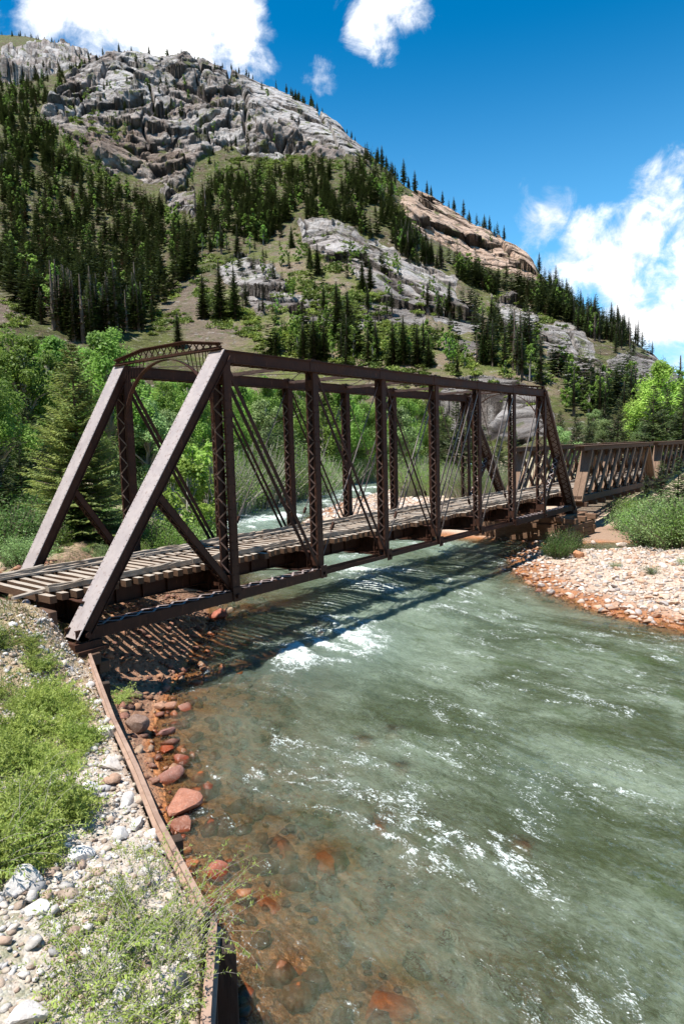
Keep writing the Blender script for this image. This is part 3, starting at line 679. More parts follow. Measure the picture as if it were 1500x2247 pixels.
def lacing(mb, p, q, side, w_, nrm, off, pitch, double=False, bar=.055, th=.012):
    """zigzag flat bars between the two flanges"""
    p = Vector(p); q = Vector(q); L = (q - p).length; d = (q - p) / L; side = Vector(side).normalized(); nrm = Vector(nrm).normalized()
    k = max(2, int(round(L / pitch))); st = L / k
    for j in range(k):
        s_ = 1 if j % 2 else -1
        a = p + d * (st * j) + side * (s_ * w_ / 2) + nrm * off; e = p + d * (st * (j + 1)) - side * (s_ * w_ / 2) + nrm * off
        mb.beam(a, e, bar, th, ref=d.cross(nrm) if abs((e - a).normalized().dot(d.cross(nrm))) < .9 else d)
        if double:
            a = p + d * (st * j) - side * (s_ * w_ / 2) + nrm * (off + th * 1.1); e = p + d * (st * (j + 1)) + side * (s_ * w_ / 2) + nrm * (off + th * 1.1)
            mb.beam(a, e, bar, th, ref=d.cross(nrm))
bridge = empty('iron_truss_bridge', (0, 0, 0))
tag(bridge, 'dark rusty iron railway truss bridge with arched portals crossing the river', 'bridge')
for (y, ys) in ((0., -1), (WD, 1)):
    # top chord
    mb = MB(); x0, x1 = 5 - .1, 35 + .1
    for s_ in (-1, 1):
        mb.beam((x0, y + s_ * .22, HT), (x1, y + s_ * .22, HT), .03, .44)
        mb.beam((x0, y + s_ * .255, HT - .205), (x1, y + s_ * .255, HT - .205), .07, .025)
        mb.beam((x0, y + s_ * .255, HT + .2), (x1, y + s_ * .255, HT + .2), .07, .025)
    mb.beam((x0 - .05, y, HT + .2275), (x1 + .05, y, HT + .2275), .60, .022)
    for i in range(2, 7):                    # splice plates
        mb.beam((i * 5 - .35, y + ys * .238, HT), (i * 5 + .35, y + ys * .238, HT), .02, .38)
    lacing(mb, (x0, y, HT), (x1, y, HT), (0, 1, 0), .5, (0, 0, -1), .225, .45, True)
    rivets(mb, (x0, y, HT + .239), (x1, y, HT + .239), (0, 0, 1), (0, 1, 0), .26, .3)
    mb.build('top_chord', M['iron'], bridge)
    # end posts
    for (a, c_) in ((0, 1), (8, 7)):
        p = Vector((XE(a, y), y, 0)); q = Vector((XN(c_), y, HT)); d = (q - p).normalized(); sgn = -1 if a == 0 else 1
        nrm = Vector((0, 1, 0)).cross(d); nrm = nrm if nrm.z > 0 else -nrm
        mb = MB(); e0 = p - d * .25; e1 = q + d * .12
        for s_ in (-1, 1):
            mb.beam(e0 + Vector((0, s_ * .30, 0)) + nrm * .045, e1 + Vector((0, s_ * .30, 0)) + nrm * .045, .03, .35)
            mb.beam(e0 + Vector((0, s_ * .335, 0)) - nrm * .117, e1 + Vector((0, s_ * .335, 0)) - nrm * .117, .07, .025)
        lacing(mb, e0, e1, (0, 1, 0), .64, -nrm, .137, .5, True)
        ep = mb.build('end_post', M['iron'], bridge)
        mb = MB(); mb.beam(e0 + nrm * .2325, e1 + nrm * .2325, .76, .024)
        rivets(mb, e0 + nrm * .243, e1 + nrm * .243, nrm, (0, 1, 0), .33, .2, .026)
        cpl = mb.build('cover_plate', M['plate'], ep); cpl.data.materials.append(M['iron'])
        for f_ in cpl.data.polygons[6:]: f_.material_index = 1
        # pin plates
        mb = MB()
        for s_ in (-1, 1):
            mb.beam(p + Vector((0, s_ * .327, 0)) + nrm * .04 + d * .1, p + Vector((0, s_ * .327, 0)) + nrm * .04 + d * 1.1, .02, .24)
        mb.tube([p + Vector((0, -.42, 0)), p + Vector((0, .42, 0))], .09, 10)
        mb.build('pin_plate', M['iron'], ep)
        # sub strut from the middle of the end post to the first panel node
        mid = p + d * ((q - p).length * .47); L1 = Vector((XN(c_), y, .25))
        mb = MB()
        for s_ in (-1, 1): 
            mb.beam(mid + Vector((0, s_ * .15, 0)), L1 + Vector((0, s_ * .15, 0)), .03, .26)
            mb.beam(mid + Vector((0, s_ * .13, 0)), L1 + Vector((0, s_ * .13, 0)), .07, .02, off=(0, .12)); mb.beam(mid + Vector((0, s_ * .13, 0)), L1 + Vector((0, s_ * .13, 0)), .07, .02, off=(0, -.12))
        stt = mb.build('brace_strut', M['iron'], bridge)
        mb = MB(); dd = (L1 - mid).normalized(); nn_ = Vector((0, 1, 0)).cross(dd)
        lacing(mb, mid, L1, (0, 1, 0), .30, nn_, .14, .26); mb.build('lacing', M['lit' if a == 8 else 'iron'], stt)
        mb = MB(); lacing(mb, mid, L1, (0, 1, 0), .30, -nn_, .14, .26); mb.build('lacing', M['rod'], stt)
        # laced bottom chord, end panels
        mb = MB(); i0, i1 = (0, 2) if a == 0 else (6, 8)
        xa, xb = XE(i0, y) - .35 * (i0 == 0), XE(i1, y) + .35 * (i1 == 8)
        if i1 == 2: xb += .25
        else: xa -= .25
        for s_ in (-1, 1):
            mb.beam((xa, y + s_ * .30, 0), (xb, y + s_ * .30, 0), .03, .36)
            mb.beam((xa, y + s_ * .265, .17), (xb, y + s_ * .265, .17), .07, .02); mb.beam((xa, y + s_ * .265, -.17), (xb, y + s_ * .265, -.17), .07, .02)
        bc = mb.build('bottom_chord', M['iron'], bridge)
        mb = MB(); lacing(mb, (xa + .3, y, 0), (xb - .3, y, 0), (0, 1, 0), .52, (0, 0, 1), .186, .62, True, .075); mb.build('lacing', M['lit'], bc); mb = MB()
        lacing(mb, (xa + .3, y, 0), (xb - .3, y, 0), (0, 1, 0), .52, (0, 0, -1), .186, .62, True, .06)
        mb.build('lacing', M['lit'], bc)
        # bearing shoe
        mb = MB(); mb.box(p.x - .45, p.x + .45, y - .4, y + .4, -.42, -.2); mb.box(p.x - .6, p.x + .6, y - .5, y + .5, -.52, -.42)
        mb.build('bearing_shoe', M['iron'], bridge)
    # eyebars of the middle panels
    for i in range(2, 6):
        mb = MB()
        for o_ in (-.26, -.12, .12, .26):
            if (i in (2, 5)) and abs(o_) < .2: continue
            mb.beam((XN(i) - .12, y + o_ + .02 * (i % 2), 0), (XN(i + 1) + .12, y + o_ + .02 * (i % 2), 0), .035, .19)
        mb.build('eyebar', M['iron'], bridge)
    # vertical posts
    for i in range(1, 8):
        wy = .62 if i in (1, 7) else .40; wx = .34; x = XN(i)
        mb = MB()
        for s_ in (-1, 1):
            mb.box(x - wx / 2, x + wx / 2, y + s_ * (wy / 2) - .014, y + s_ * (wy / 2) + .014, .08, HT - .2)
            for t in (-1, 1):
                mb.box(x + t * (wx / 2) - .009, x + t * (wx / 2) + .009, *sorted((y + s_ * (wy / 2 - .0145), y + s_ * (wy / 2 - .085))), .08, HT - .2)
        for zz in (.55, HT - .75):
            for t in (-1, 1): mb.box(x + t * (wx / 2 + .017) - .007, x + t * (wx / 2 + .017) + .007, y - wy / 2, y + wy / 2, zz - .22, zz + .22)
        for j in range(int((HT - 1.8) / .3)):         # rivet heads on the lacing
            zz = .8 + .3 * j
            for s_ in (-1, 1):
                mb.beam((x - wx / 2 - .03, y + s_ * (wy / 2 - .04), zz), (x - wx / 2 - .052, y + s_ * (wy / 2 - .04), zz), .035, .035)
                mb.beam((x - .11, y - wy / 2 - .014, zz), (x - .11, y - wy / 2 - .028, zz), .03, .03, ref=(1, 0, 0)); mb.beam((x + .11, y - wy / 2 - .014, zz), (x + .11, y - wy / 2 - .028, zz), .03, .03, ref=(1, 0, 0))
        po = mb.build('vertical_post', M['iron'], bridge)
        mb = MB(); lacing(mb, (x, y, .8), (x, y, HT - 1.0), (0, 1, 0), wy - .05, (1, 0, 0), wx / 2 + .014, .30 if wy < .5 else .40); mb.build('lacing', M['rod'], po)
        mb = MB()
        for t in (-1,): lacing(mb, (x, y, .8), (x, y, HT - 1.0), (0, 1, 0), wy - .05, (t, 0, 0), wx / 2 + .014, .30 if wy < .5 else .40)
        mb.build('lacing', M['rod'], po)
        mb = MB(); mb.tube([(x, y - wy / 2 - .16, 0), (x, y + wy / 2 + .16, 0)], .085, 10)
        mb.box(x - .2, x + .2, y - .36, y - .335, -.2, .34); mb.box(x - .2, x + .2, y + .335, y + .36, -.2, .34)
        mb.build('panel_pin', M['iron'], bridge, bevel=.01)
    # diagonals
    def bars(p, q, n, w_, h_, sep, mat, nm, round_=False):
        mb = MB()
        for k in range(n):
            o_ = (k - (n - 1) / 2) * sep; a = Vector(p) + Vector((0, o_, 0)); e = Vector(q) + Vector((0, o_, 0))
            if round_: mb.tube([a, e], w_ / 2, 6)
            else: mb.beam(a, e, w_, h_)
        return mb.build(nm, mat, bridge)
    for (u_, l_, h_) in ((1, 2, .15), (2, 3, .13), (3, 4, .10)):
        bars((XN(u_), y, HT - .1), (XN(l_), y, .05), 2, .035, h_, .34, M['iron'], 'diagonal_bar')
        bars((XN(8 - u_), y, HT - .1), (XN(8 - l_), y, .05), 2, .035, h_ * .8, .34, M['rod'], 'diagonal_bar')
    for (u_, l_) in ((4, 3), (4, 5), (3, 2), (5, 6)):
        rod = bars((XN(u_), y, HT - .15), (XN(l_), y, .05), 1, .05, .05, 0, M['rod'], 'counter_rod', True)
        mb = MB(); a = Vector((XN(u_), y, HT)); e = Vector((XN(l_), y, 0)); c0 = e + (a - e) * .2; c1 = e + (a - e) * .235
        mb.beam(c0, c1, .1, .03, off=(0, .045)); mb.beam(c0, c1, .1, .03, off=(0, -.045)); mb.build('turnbuckle', M['iron'], rod)
# portals with arched braces
for x in (4.86, 35.14):
    mb = MB(); zb_ = HT + .27
    prof = [(-.2, .20), (1.7, .46), (4.3, .46), (6.2, .20)]
    for (ya, ha), (yb, hb) in zip(prof[:-1], prof[1:]): mb.beam((x, ya, zb_ + ha), (x, yb, zb_ + hb), .24, .03, ref=(1, 0, 0)); mb.beam((x, ya, zb_ + ha - .05), (x, yb, zb_ + hb - .05), .02, .09, ref=(1, 0, 0))
    mb.beam((x, -.25, zb_), (x, 6.25, zb_), .24, .03, ref=(1, 0, 0)); mb.beam((x, -.25, zb_ + .055), (x, 6.25, zb_ + .055), .02, .08, ref=(1, 0, 0))
    po = mb.build('portal_strut', M['iron'], bridge)
    mb = MB(); N_ = 17
    hh = lambda y: np.interp(y, [q_[0] for q_ in prof], [q_[1] for q_ in prof])
    for k in range(N_):
        ya, yb = -.2 + 6.4 * k / N_, -.2 + 6.4 * (k + 1) / N_
        mb.beam((x - .02, ya, zb_), (x - .02, yb, zb_ + hh(yb)), .05, .01, ref=(0, 1, 0)); mb.beam((x + .02, ya, zb_ + hh(ya)), (x + .02, yb, zb_), .05, .01, ref=(0, 1, 0))
    mb.build('lattice', M['iron'], po)
    mb = MB(); pts = []
    for k in range(29):
        t = math.pi * k / 28; pts.append((x, 3 - 2.72 * math.cos(t), 6.35 + 2.5 * math.sin(t)))
    for a, e in zip(pts[:-1], pts[1:]): mb.beam(a, e, .17, .035, ref=(1, 0, 0))
    ar = mb.build('arch_brace', M['iron'], po)
    for s_ in (0, 1):
        mb = MB()
        for k in range(3, 10):
            t = math.pi * k / 28; y_, z_ = 2.72 * math.cos(t), 6.35 + 2.5 * math.sin(t)
            t2 = math.pi * (k + .8) / 28; y2, z2_ = 2.72 * math.cos(t2), 6.35 + 2.5 * math.sin(t2)
            sg = 1 if s_ else -1
            mb.beam((x, 3 + sg * y_, z_), (x, 3 + sg * y2 + sg * .05, HT + .25), .035, .012, ref=(1, 0, 0))
        mb.build('arch_lattice', M['iron'], ar)
# top struts and lateral rods
for i in range(2, 7):
    mb = MB()
    for s_ in (-1, 1): mb.beam((5 * i + s_ * .14, .2, HT + .10), (5 * i + s_ * .14, WD - .2, HT + .10), .03, .12, ref=(1, 0, 0))
    lacing(mb, (5 * i, .25, HT + .1), (5 * i, WD - .25, HT + .1), (1, 0, 0), .28, (0, 0, 1), .07, .3, False)
    mb.build('top_strut', M['rod'], bridge)
    mb = MB(); mb.beam((5 * i - .3, 0, HT + .26), (5 * i + .3, 0, HT + .26), .5, .035); mb.beam((5 * i - .3, WD, HT + .26), (5 * i + .3, WD, HT + .26), .5, .035)
    for yy in (-.1, .1, WD - .1, WD + .1): mb.beam((5 * i - .1, yy, HT + .3), (5 * i + .1, yy, HT + .3), .07, .07)
    mb.build('joint_plate', M['iron'], bridge)
for i in range(1, 7):
    mb = MB(); mb.tube([(5 * i, .1, HT + .12), (5 * i + 5, WD - .1, HT + .12)], .02, 5); mb.tube([(5 * i, WD - .1, HT + .16), (5 * i + 5, .1, HT + .16)], .02, 5)
    mb.build('lateral_rod', M['rod'], bridge)
for i in range(0, 8):
    mb = MB(); mb.tube([(XN(i), .2, .12), (XN(i + 1), WD - .2, .12)], .022, 5); mb.tube([(XN(i), WD - .2, .17), (XN(i + 1), .2, .17)], .022, 5)
    mb.beam((XN(i + 1) - .9, .85, .16), (XN(i + 1) - .4, .55, .16), .12, .05); mb.build('lower_rod', M['iron'], bridge)
# floor
for i in range(0, 9):
    x = XN(i) if 0 < i < 8 else (XN(i) + (.35 if i == 0 else -.35))
    mb = MB(); z0 = .02 if 0 < i < 8 else .1
    mb.box(x - .015, x + .015, .22, WD - .22, z0 + .02, .86); mb.box(x - .17, x + .17, .20, WD - .20, .86, .885); mb.box(x - .17, x + .17, .22, WD - .22, z0, z0 + .02)
    for yy in np.arange(.5, 5.8, .62): mb.box(x - .11, x + .11, yy - .01, yy + .01, z0 + .02, .86)
    mb.build('floor_beam', M['iron'], bridge)
for y in (1.45, 4.55):
    mb = MB(); mb.box(-1.6, 41.4, y - .02, y + .02, .33, .90); mb.box(-1.6, 41.4, y - .15, y + .15, .90, .925); mb.box(-1.6, 41.4, y - .15, y + .15, .31, .33)
    for xx in np.arange(-1, 41, 1.05): mb.box(xx - .012, xx + .012, y - .12, y + .12, .33, .90)
    mb.build('stringer', M['iron'], bridge)
rng = random.Random(5)
def tie_mesh(L, r, y0=0):
    mb = MB(); w_ = .22; h_ = .225; n = 5
    for s_ in range(1):
        ring = []
        for k in range(n + 1):
            y = -L / 2 + L * k / n; j = lambda a: r.uniform(-a, a)
            ring.append([(-w_ / 2 + j(.012), y, j(.006)), (w_ / 2 + j(.012), y, j(.006)), (w_ / 2 + j(.014), y, h_ + j(.014)), (-w_ / 2 + j(.014), y, h_ + j(.014))])
        for q_ in ring: mb.v += q_
        for k in range(n):
            for e in range(4):
                e2 = (e + 1) % 4; mb.f.append((k * 4 + e, k * 4 + e2, (k + 1) * 4 + e2, (k + 1) * 4 + e))
        mb.f.append((3, 2, 1, 0)); mb.f.append((n * 4, n * 4 + 1, n * 4 + 2, n * 4 + 3))
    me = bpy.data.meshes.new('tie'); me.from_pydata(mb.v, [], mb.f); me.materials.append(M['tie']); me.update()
    bmm = None; return me
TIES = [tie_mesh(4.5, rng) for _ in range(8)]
tx = -1.45; k = 0
while tx < 41.2 and k < 100:
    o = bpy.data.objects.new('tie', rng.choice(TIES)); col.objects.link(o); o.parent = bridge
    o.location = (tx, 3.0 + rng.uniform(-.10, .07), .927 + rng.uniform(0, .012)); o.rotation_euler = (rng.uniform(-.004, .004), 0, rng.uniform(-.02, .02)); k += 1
    if rng.random() < .08: o.location[1] -= .22
    tx += .425 + rng.uniform(-.02, .03)
def long_timber(nm, parent, x0, x1, y, z, w_, h_, mat, r, seg=.5, jit=.03, dy=0, dz=0):
    mb = MB(); n = max(2, int((x1 - x0) / seg)); ph = r.random() * 9
    for k in range(n + 1):
        t = k / n; x = x0 + (x1 - x0) * t; yy = y + dy * t + jit * math.sin(ph + t * 7) + r.uniform(-jit, jit) * .5; zz = z + dz * t + r.uniform(0, jit) * .5
        f = r.uniform(.78, 1.08); g = r.uniform(.72, 1.06)
        mb.v += [(x, yy - w_ / 2 * f, zz), (x, yy + w_ / 2 * g, zz), (x, yy + w_ / 2 * f, zz + h_ * g), (x, yy - w_ / 2 * g, zz + h_ * f)]
    for k in range(n):
        for e in range(4):
            e2 = (e + 1) % 4; mb.f.append((k * 4 + e, (k + 1) * 4 + e, (k + 1) * 4 + e2, k * 4 + e2))
    mb.f.append((0, 1, 2, 3)); mb.f.append((n * 4 + 3, n * 4 + 2, n * 4 + 1, n * 4))
    return mb.build(nm, mat, parent)
TZ = 1.165
for (y, w_, h_) in ((1.22, .24, .17), (4.78, .24, .17)):
    x = -1.35 if y < 3 else -1.7
    while x < 41.2:
        L = rng.uniform(4.2, 6.0); long_timber('guard_timber', bridge, x, min(x + L, 41.6), y, TZ + (.0 if x > -1 else .02), w_, h_, M['plank'], rng, .35, .035); x += L + .04
for (y, w_, h_) in ((1.62, .16, .07), (1.0, .12, .06), (4.35, .2, .08), (4.55, .12, .1), (5.02, .15, .08), (4.9, .09, .16), (4.68, .08, .2), (1.38, .08, .15), (1.12, .07, .19), (4.2, .1, .05), (3.5, .1, .03)):
    x = rng.uniform(-1.7, -1)
    while x < 40:
        L = rng.uniform(2.5, 6.0)
        if rng.random() < .8: long_timber('loose_plank', bridge, x, min(x + L, 41.4), y + rng.uniform(-.06, .06), TZ + .004 + rng.uniform(0, .03), w_ * rng.uniform(.8, 1.3), h_, M['plank'], rng, .3, .05, rng.uniform(-.12, .12))
        x += L + rng.uniform(.1, .6)
for (x0, x1, y) in ((26, 41.3, 2.3), (27, 41.2, 2.65), (26.5, 41.3, 3.3), (28, 41.3, 3.65)):
    long_timber('deck_plank', bridge, x0, x1, y, TZ + .003, .30, .06, M['plank'], rng, .6, .02)
long_timber('broken_plank', bridge, -2.6, .6, 4.9, 1.16, .22, .10, M['plank'], rng, .3, .05, .25, .1)
long_timber('broken_plank', bridge, -2.3, -.2, 1.5, 1.10, .2, .08, M['plank'], rng, .3, .04, -.3, .22)

# ------------------------------------------------------------ timber pony trusses
def copy_tree(o, parent=None):
    c = o.copy(); col.objects.link(c)
    if parent: c.parent = parent
    for ch in [k for k in o.children]: copy_tree(ch, c)
    return c
XP = 42.35; LP = 24.0
pony = empty('timber_truss_bridge', (XP, 0, 0))
tag(pony, 'low brown timber truss span of crossed planks adjoining the iron bridge', 'bridge', 'timber truss spans beyond the iron bridge')
def pp(x, y, z): return (x, y, z)
PX0, PX1, PZ = 2.75, LP - 2.75, 4.42
for (y, ys) in ((0., -1), (5.75, 1)):
    mb = MB(); mb.box(.9, LP - .9, y - .34, y - .012, PZ, PZ + .34); mb.box(.9, LP - .9, y + .012, y + .34, PZ, PZ + .33)
    mb.box(.75, LP - .75, y - .46, y + .46, PZ + .36, PZ + .41)
    for x in np.arange(2.9, LP - 2, 2.3): mb.box(x - .12, x + .12, y - .38, y + .38, PZ - .08, PZ - .003)
    mb.build('top_cap', M['darktimber'], pony, bevel=.015)
    mb = MB()
    for s_ in (-1, 1): mb.box(.1, LP - .1, y + s_ * .22 - .17, y + s_ * .22 + .17, .28, .78)
    mb.build('bottom_chord', M['darktimber'], pony, bevel=.015)
    for (xb, xt) in ((0.15, PX0), (LP - .15, PX1)):
        mb = MB()
        for s_ in (-1, 1): mb.beam((xb, y + s_ * .233, .30), (xt, y + s_ * .233, PZ - .01), .45, .30, ref=(0, 1, 0))
        mb.build('batter_post', M['batter'], pony, bevel=.02)
    nP = 7; dx = (PX1 - PX0) / nP
    for k in range(nP):
        xa = PX0 + dx * k - .35; xb = xa + dx * .98
        mb = MB()
        for s_ in (-1, 1): mb.beam((xa, y + s_ * .24, .82), (xb + .6, y + s_ * .24, PZ - .05), .18, .32, ref=(0, 1, 0))
        mb.build('diagonal_plank', M['batter'], pony, bevel=.01)
        mb = MB(); mb.beam((xb + .7, y, .82), (xa + .1, y, PZ - .05), .18, .30, ref=(0, 1, 0)); mb.build('counter_plank', M['darktimber'], pony, bevel=.01)
        mb = MB()
        for s_ in (-1, 1): mb.tube([(xb + .6, y + s_ * .08, .2), (xb + .6, y + s_ * .08, PZ + .3)], .025, 5)
        mb.build('hanger_rod', M['iron'], pony)
        mb = MB(); mb.box(xb + .35, xb + .9, y - .42, y + .42, .785, 1.0); mb.build('angle_block', M['darktimber'], pony, bevel=.02)
for x in np.arange(.6, LP, 2.3):
    mb = MB(); mb.box(x - .17, x + .17, -.75, 6.5, -.10, .27); mb.build('floor_beam', M['darktimber'], pony, bevel=.015)
for y in (1.7, 4.1):
    mb = MB(); mb.box(0, LP, y - .2, y + .2, .52, .90); mb.build('stringer', M['darktimber'], pony)
for k in range(56):
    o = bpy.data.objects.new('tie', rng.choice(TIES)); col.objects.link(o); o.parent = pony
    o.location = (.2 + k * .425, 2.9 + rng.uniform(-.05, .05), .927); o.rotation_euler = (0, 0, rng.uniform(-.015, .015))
for y in (1.2, 4.65): long_timber('guard_timber', pony, .1, LP - .2, y, TZ, .24, .16, M['plank'], rng, .6, .02)
pony2 = copy_tree(pony); pony2.location = (XP + LP + .25, 0, 0)
tag(pony2, 'second brown timber truss span at the right edge, half hidden behind spruces and brush', 'bridge', 'timber truss spans beyond the iron bridge')

# ------------------------------------------------------------ piers and wall
def crib(name, label, loc, rz, LX, LY, z0, z1, mat, course=.42):
    t = empty(name, loc, rz); tag(t, label, 'pier'); n = int(round((z1 - z0) / course)); r = random.Random(9)
    for k in range(n):
        z = z0 + k * course
        if k % 2 == 0:
            for x in (-LX / 2 + .2, 0, LX / 2 - .2):
                mb = MB(); e = r.uniform(.1, .5); mb.box(x - .19, x + .19, -LY / 2 - e, LY / 2 + r.uniform(.1, .4), z + .004, z + course - .004); mb.build('timber', mat, t, bevel=.03)
        else:
            for y in (-LY / 2 + .2, -LY / 6, LY / 6, LY / 2 - .2):
                mb = MB(); e = r.uniform(.05, .3); mb.box(-LX / 2 - e, LX / 2 + r.uniform(.05, .3), y - .19, y + .19, z + .004, z + course - .004); mb.build('timber', mat, t, bevel=.03)
    mb = MB()
    for k in range(6): mb.box(-LX / 2 - .06, -LX / 2 - .003, -LY / 2 + .1, LY / 2 - .1, z0 + k * .40 + .008, z0 + k * .40 + .385)
    for k in range(6): mb.box(-LX / 2, LX / 2, -LY / 2 - .12, -LY / 2 - .05, z0 + k * .40 + .008, z0 + k * .40 + .385)
    mb.build('facing_plank', M['log'], t, bevel=.012)
    mb = MB()
    for y in (-.1, .1): pass
    for i, y in enumerate((-LY / 2 + .9, LY / 2 - .9)): mb.box(-LX / 2 - .2, LX / 2 + .2, y - .35, y + .35, z1 - .1, z1 + .25)
    mb.build('cap_timber', mat, t, bevel=.03); return t
crib('timber_crib_pier', 'stacked timber crib pier standing in the water under the right end of the iron bridge', (40.6, 2.9, 0), R(-5), 4.4, 8.2, -3.5, -.72, M['log'])
crib('timber_crib_support', 'low dark timber crib under the joint of the two timber spans', (XP + LP + .1, 2.9, 0), 0, 2.6, 7.6, -2.2, -.35, M['darktimber'])
t = empty('timber_abutment', (-1.0, 3, 0)); tag(t, 'dark squared timber abutment under the left end of the iron bridge', 'abutment')
for (x, z, y0, y1) in ((-.15, -.9, -3.6, 3.4), (.25, -1.27, -3.4, 3.4), (-.5, -.9, -3.5, 3.3)):
    mb = MB(); mb.box(x, x + .36, y0, y1, z, z + .36); mb.build('sill_timber', M['darktimber'], t, bevel=.02)
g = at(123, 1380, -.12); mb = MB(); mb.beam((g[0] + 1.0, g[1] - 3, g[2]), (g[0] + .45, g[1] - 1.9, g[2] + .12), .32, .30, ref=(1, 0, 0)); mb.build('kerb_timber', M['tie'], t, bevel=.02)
for k in range(3):
    mb = MB(); mb.box(-.75, -.52, -2.6, 2.6, -.5 + k * .42, -.10 + k * .42); mb.build('back_wall_plank', M['darktimber'], t, bevel=.02)
# old rail laid along the bank on black posts
def rail_obj(pts, label):
    o = MB()
    prof = [(-.075, 0), (.075, 0), (.075, .02), (.014, .04), (.014, .11), (.04, .125), (.04, .16), (-.04, .16), (-.04, .125), (-.014, .11), (-.014, .04), (-.075, .02)]
    prof = [(a * 1.05, z * 1.05) for a, z in prof]; n = len(prof)
    for k, p in enumerate(pts):
        a = Vector(pts[max(k - 1, 0)]); c = Vector(pts[min(k + 1, len(pts) - 1)]); d = (c - a).normalized(); s = Vector((d.y, -d.x, 0)).normalized()
        for (u, v) in prof: o.v.append(tuple(Vector(p) + s * u + Vector((0, 0, v))))
    for k in range(len(pts) - 1):
        for j in range(n): j2 = (j + 1) % n; o.f.append((k * n + j, (k + 1) * n + j, (k + 1) * n + j2, k * n + j2))
    o.f.append(tuple(range(n))); o.f.append(tuple((len(pts) - 1) * n + j for j in reversed(range(n))))
    ob = o.build('rusty_rail', M['rail']); tag(ob, label, 'rail'); 
    return ob
def dens(P, st=.35):
    o = []
    for a, c in zip(P[:-1], P[1:]):
        L = math.dist(a, c); n = max(1, int(L / st))
        for k in range(n): t = k / n; o.append(tuple(a[i] + (c[i] - a[i]) * t for i in range(len(a))))
    o.append(tuple(P[-1])); return o
ra = rail_obj([(x, y, -.64 + .05 * math.sin(x)) for x, y in dens(RAILPTS[:6])], 'long rusty rail along the bank edge from the bridge end to the lower shrub')
rb_ = rail_obj([(x, y, -.66) for x, y in dens([(-6.43, -12.1), (-7.46, -13.16), (-11.5, -18.0), (-14.5, -22)])], 'straight pale rusty rail along the bank edge at the bottom of the photo')
for i, (px, py, zz, hw) in enumerate(((232, 1497, -.62, .10), (385, 1838, -.66, .10), (487, 2075, -.68, .14))):
    g = at(px, py, zz); mb = MB(); mb.box(-hw, hw, -hw, hw, -2.1, 0); o = mb.build('wall_post', M['post'], None, bevel=.015); o.location = g; o.rotation_euler = (0, 0, -.45)
    tag(o, ['short black wooden post beside the rail nearest the bridge end', 'black wooden post beside the middle of the long rail', 'thick black wooden post at the bottom of the photo where two rails meet'][i], 'post', 'posts along the bank rail')
mb = MB()
for k, (a, c) in enumerate(zip(RAILPTS[:-3], RAILPTS[1:-2])):
    for j in range(4): mb.beam((a[0] + .07, a[1], -2.55 + j * .45), (c[0] + .07, c[1], -2.55 + j * .45), .07, .43, ref=(.87, -.5, 0))
o = mb.build('plank_retaining_wall', M['post']); tag(o, 'dark plank retaining wall holding the gravel bank under the rail', 'retaining wall')
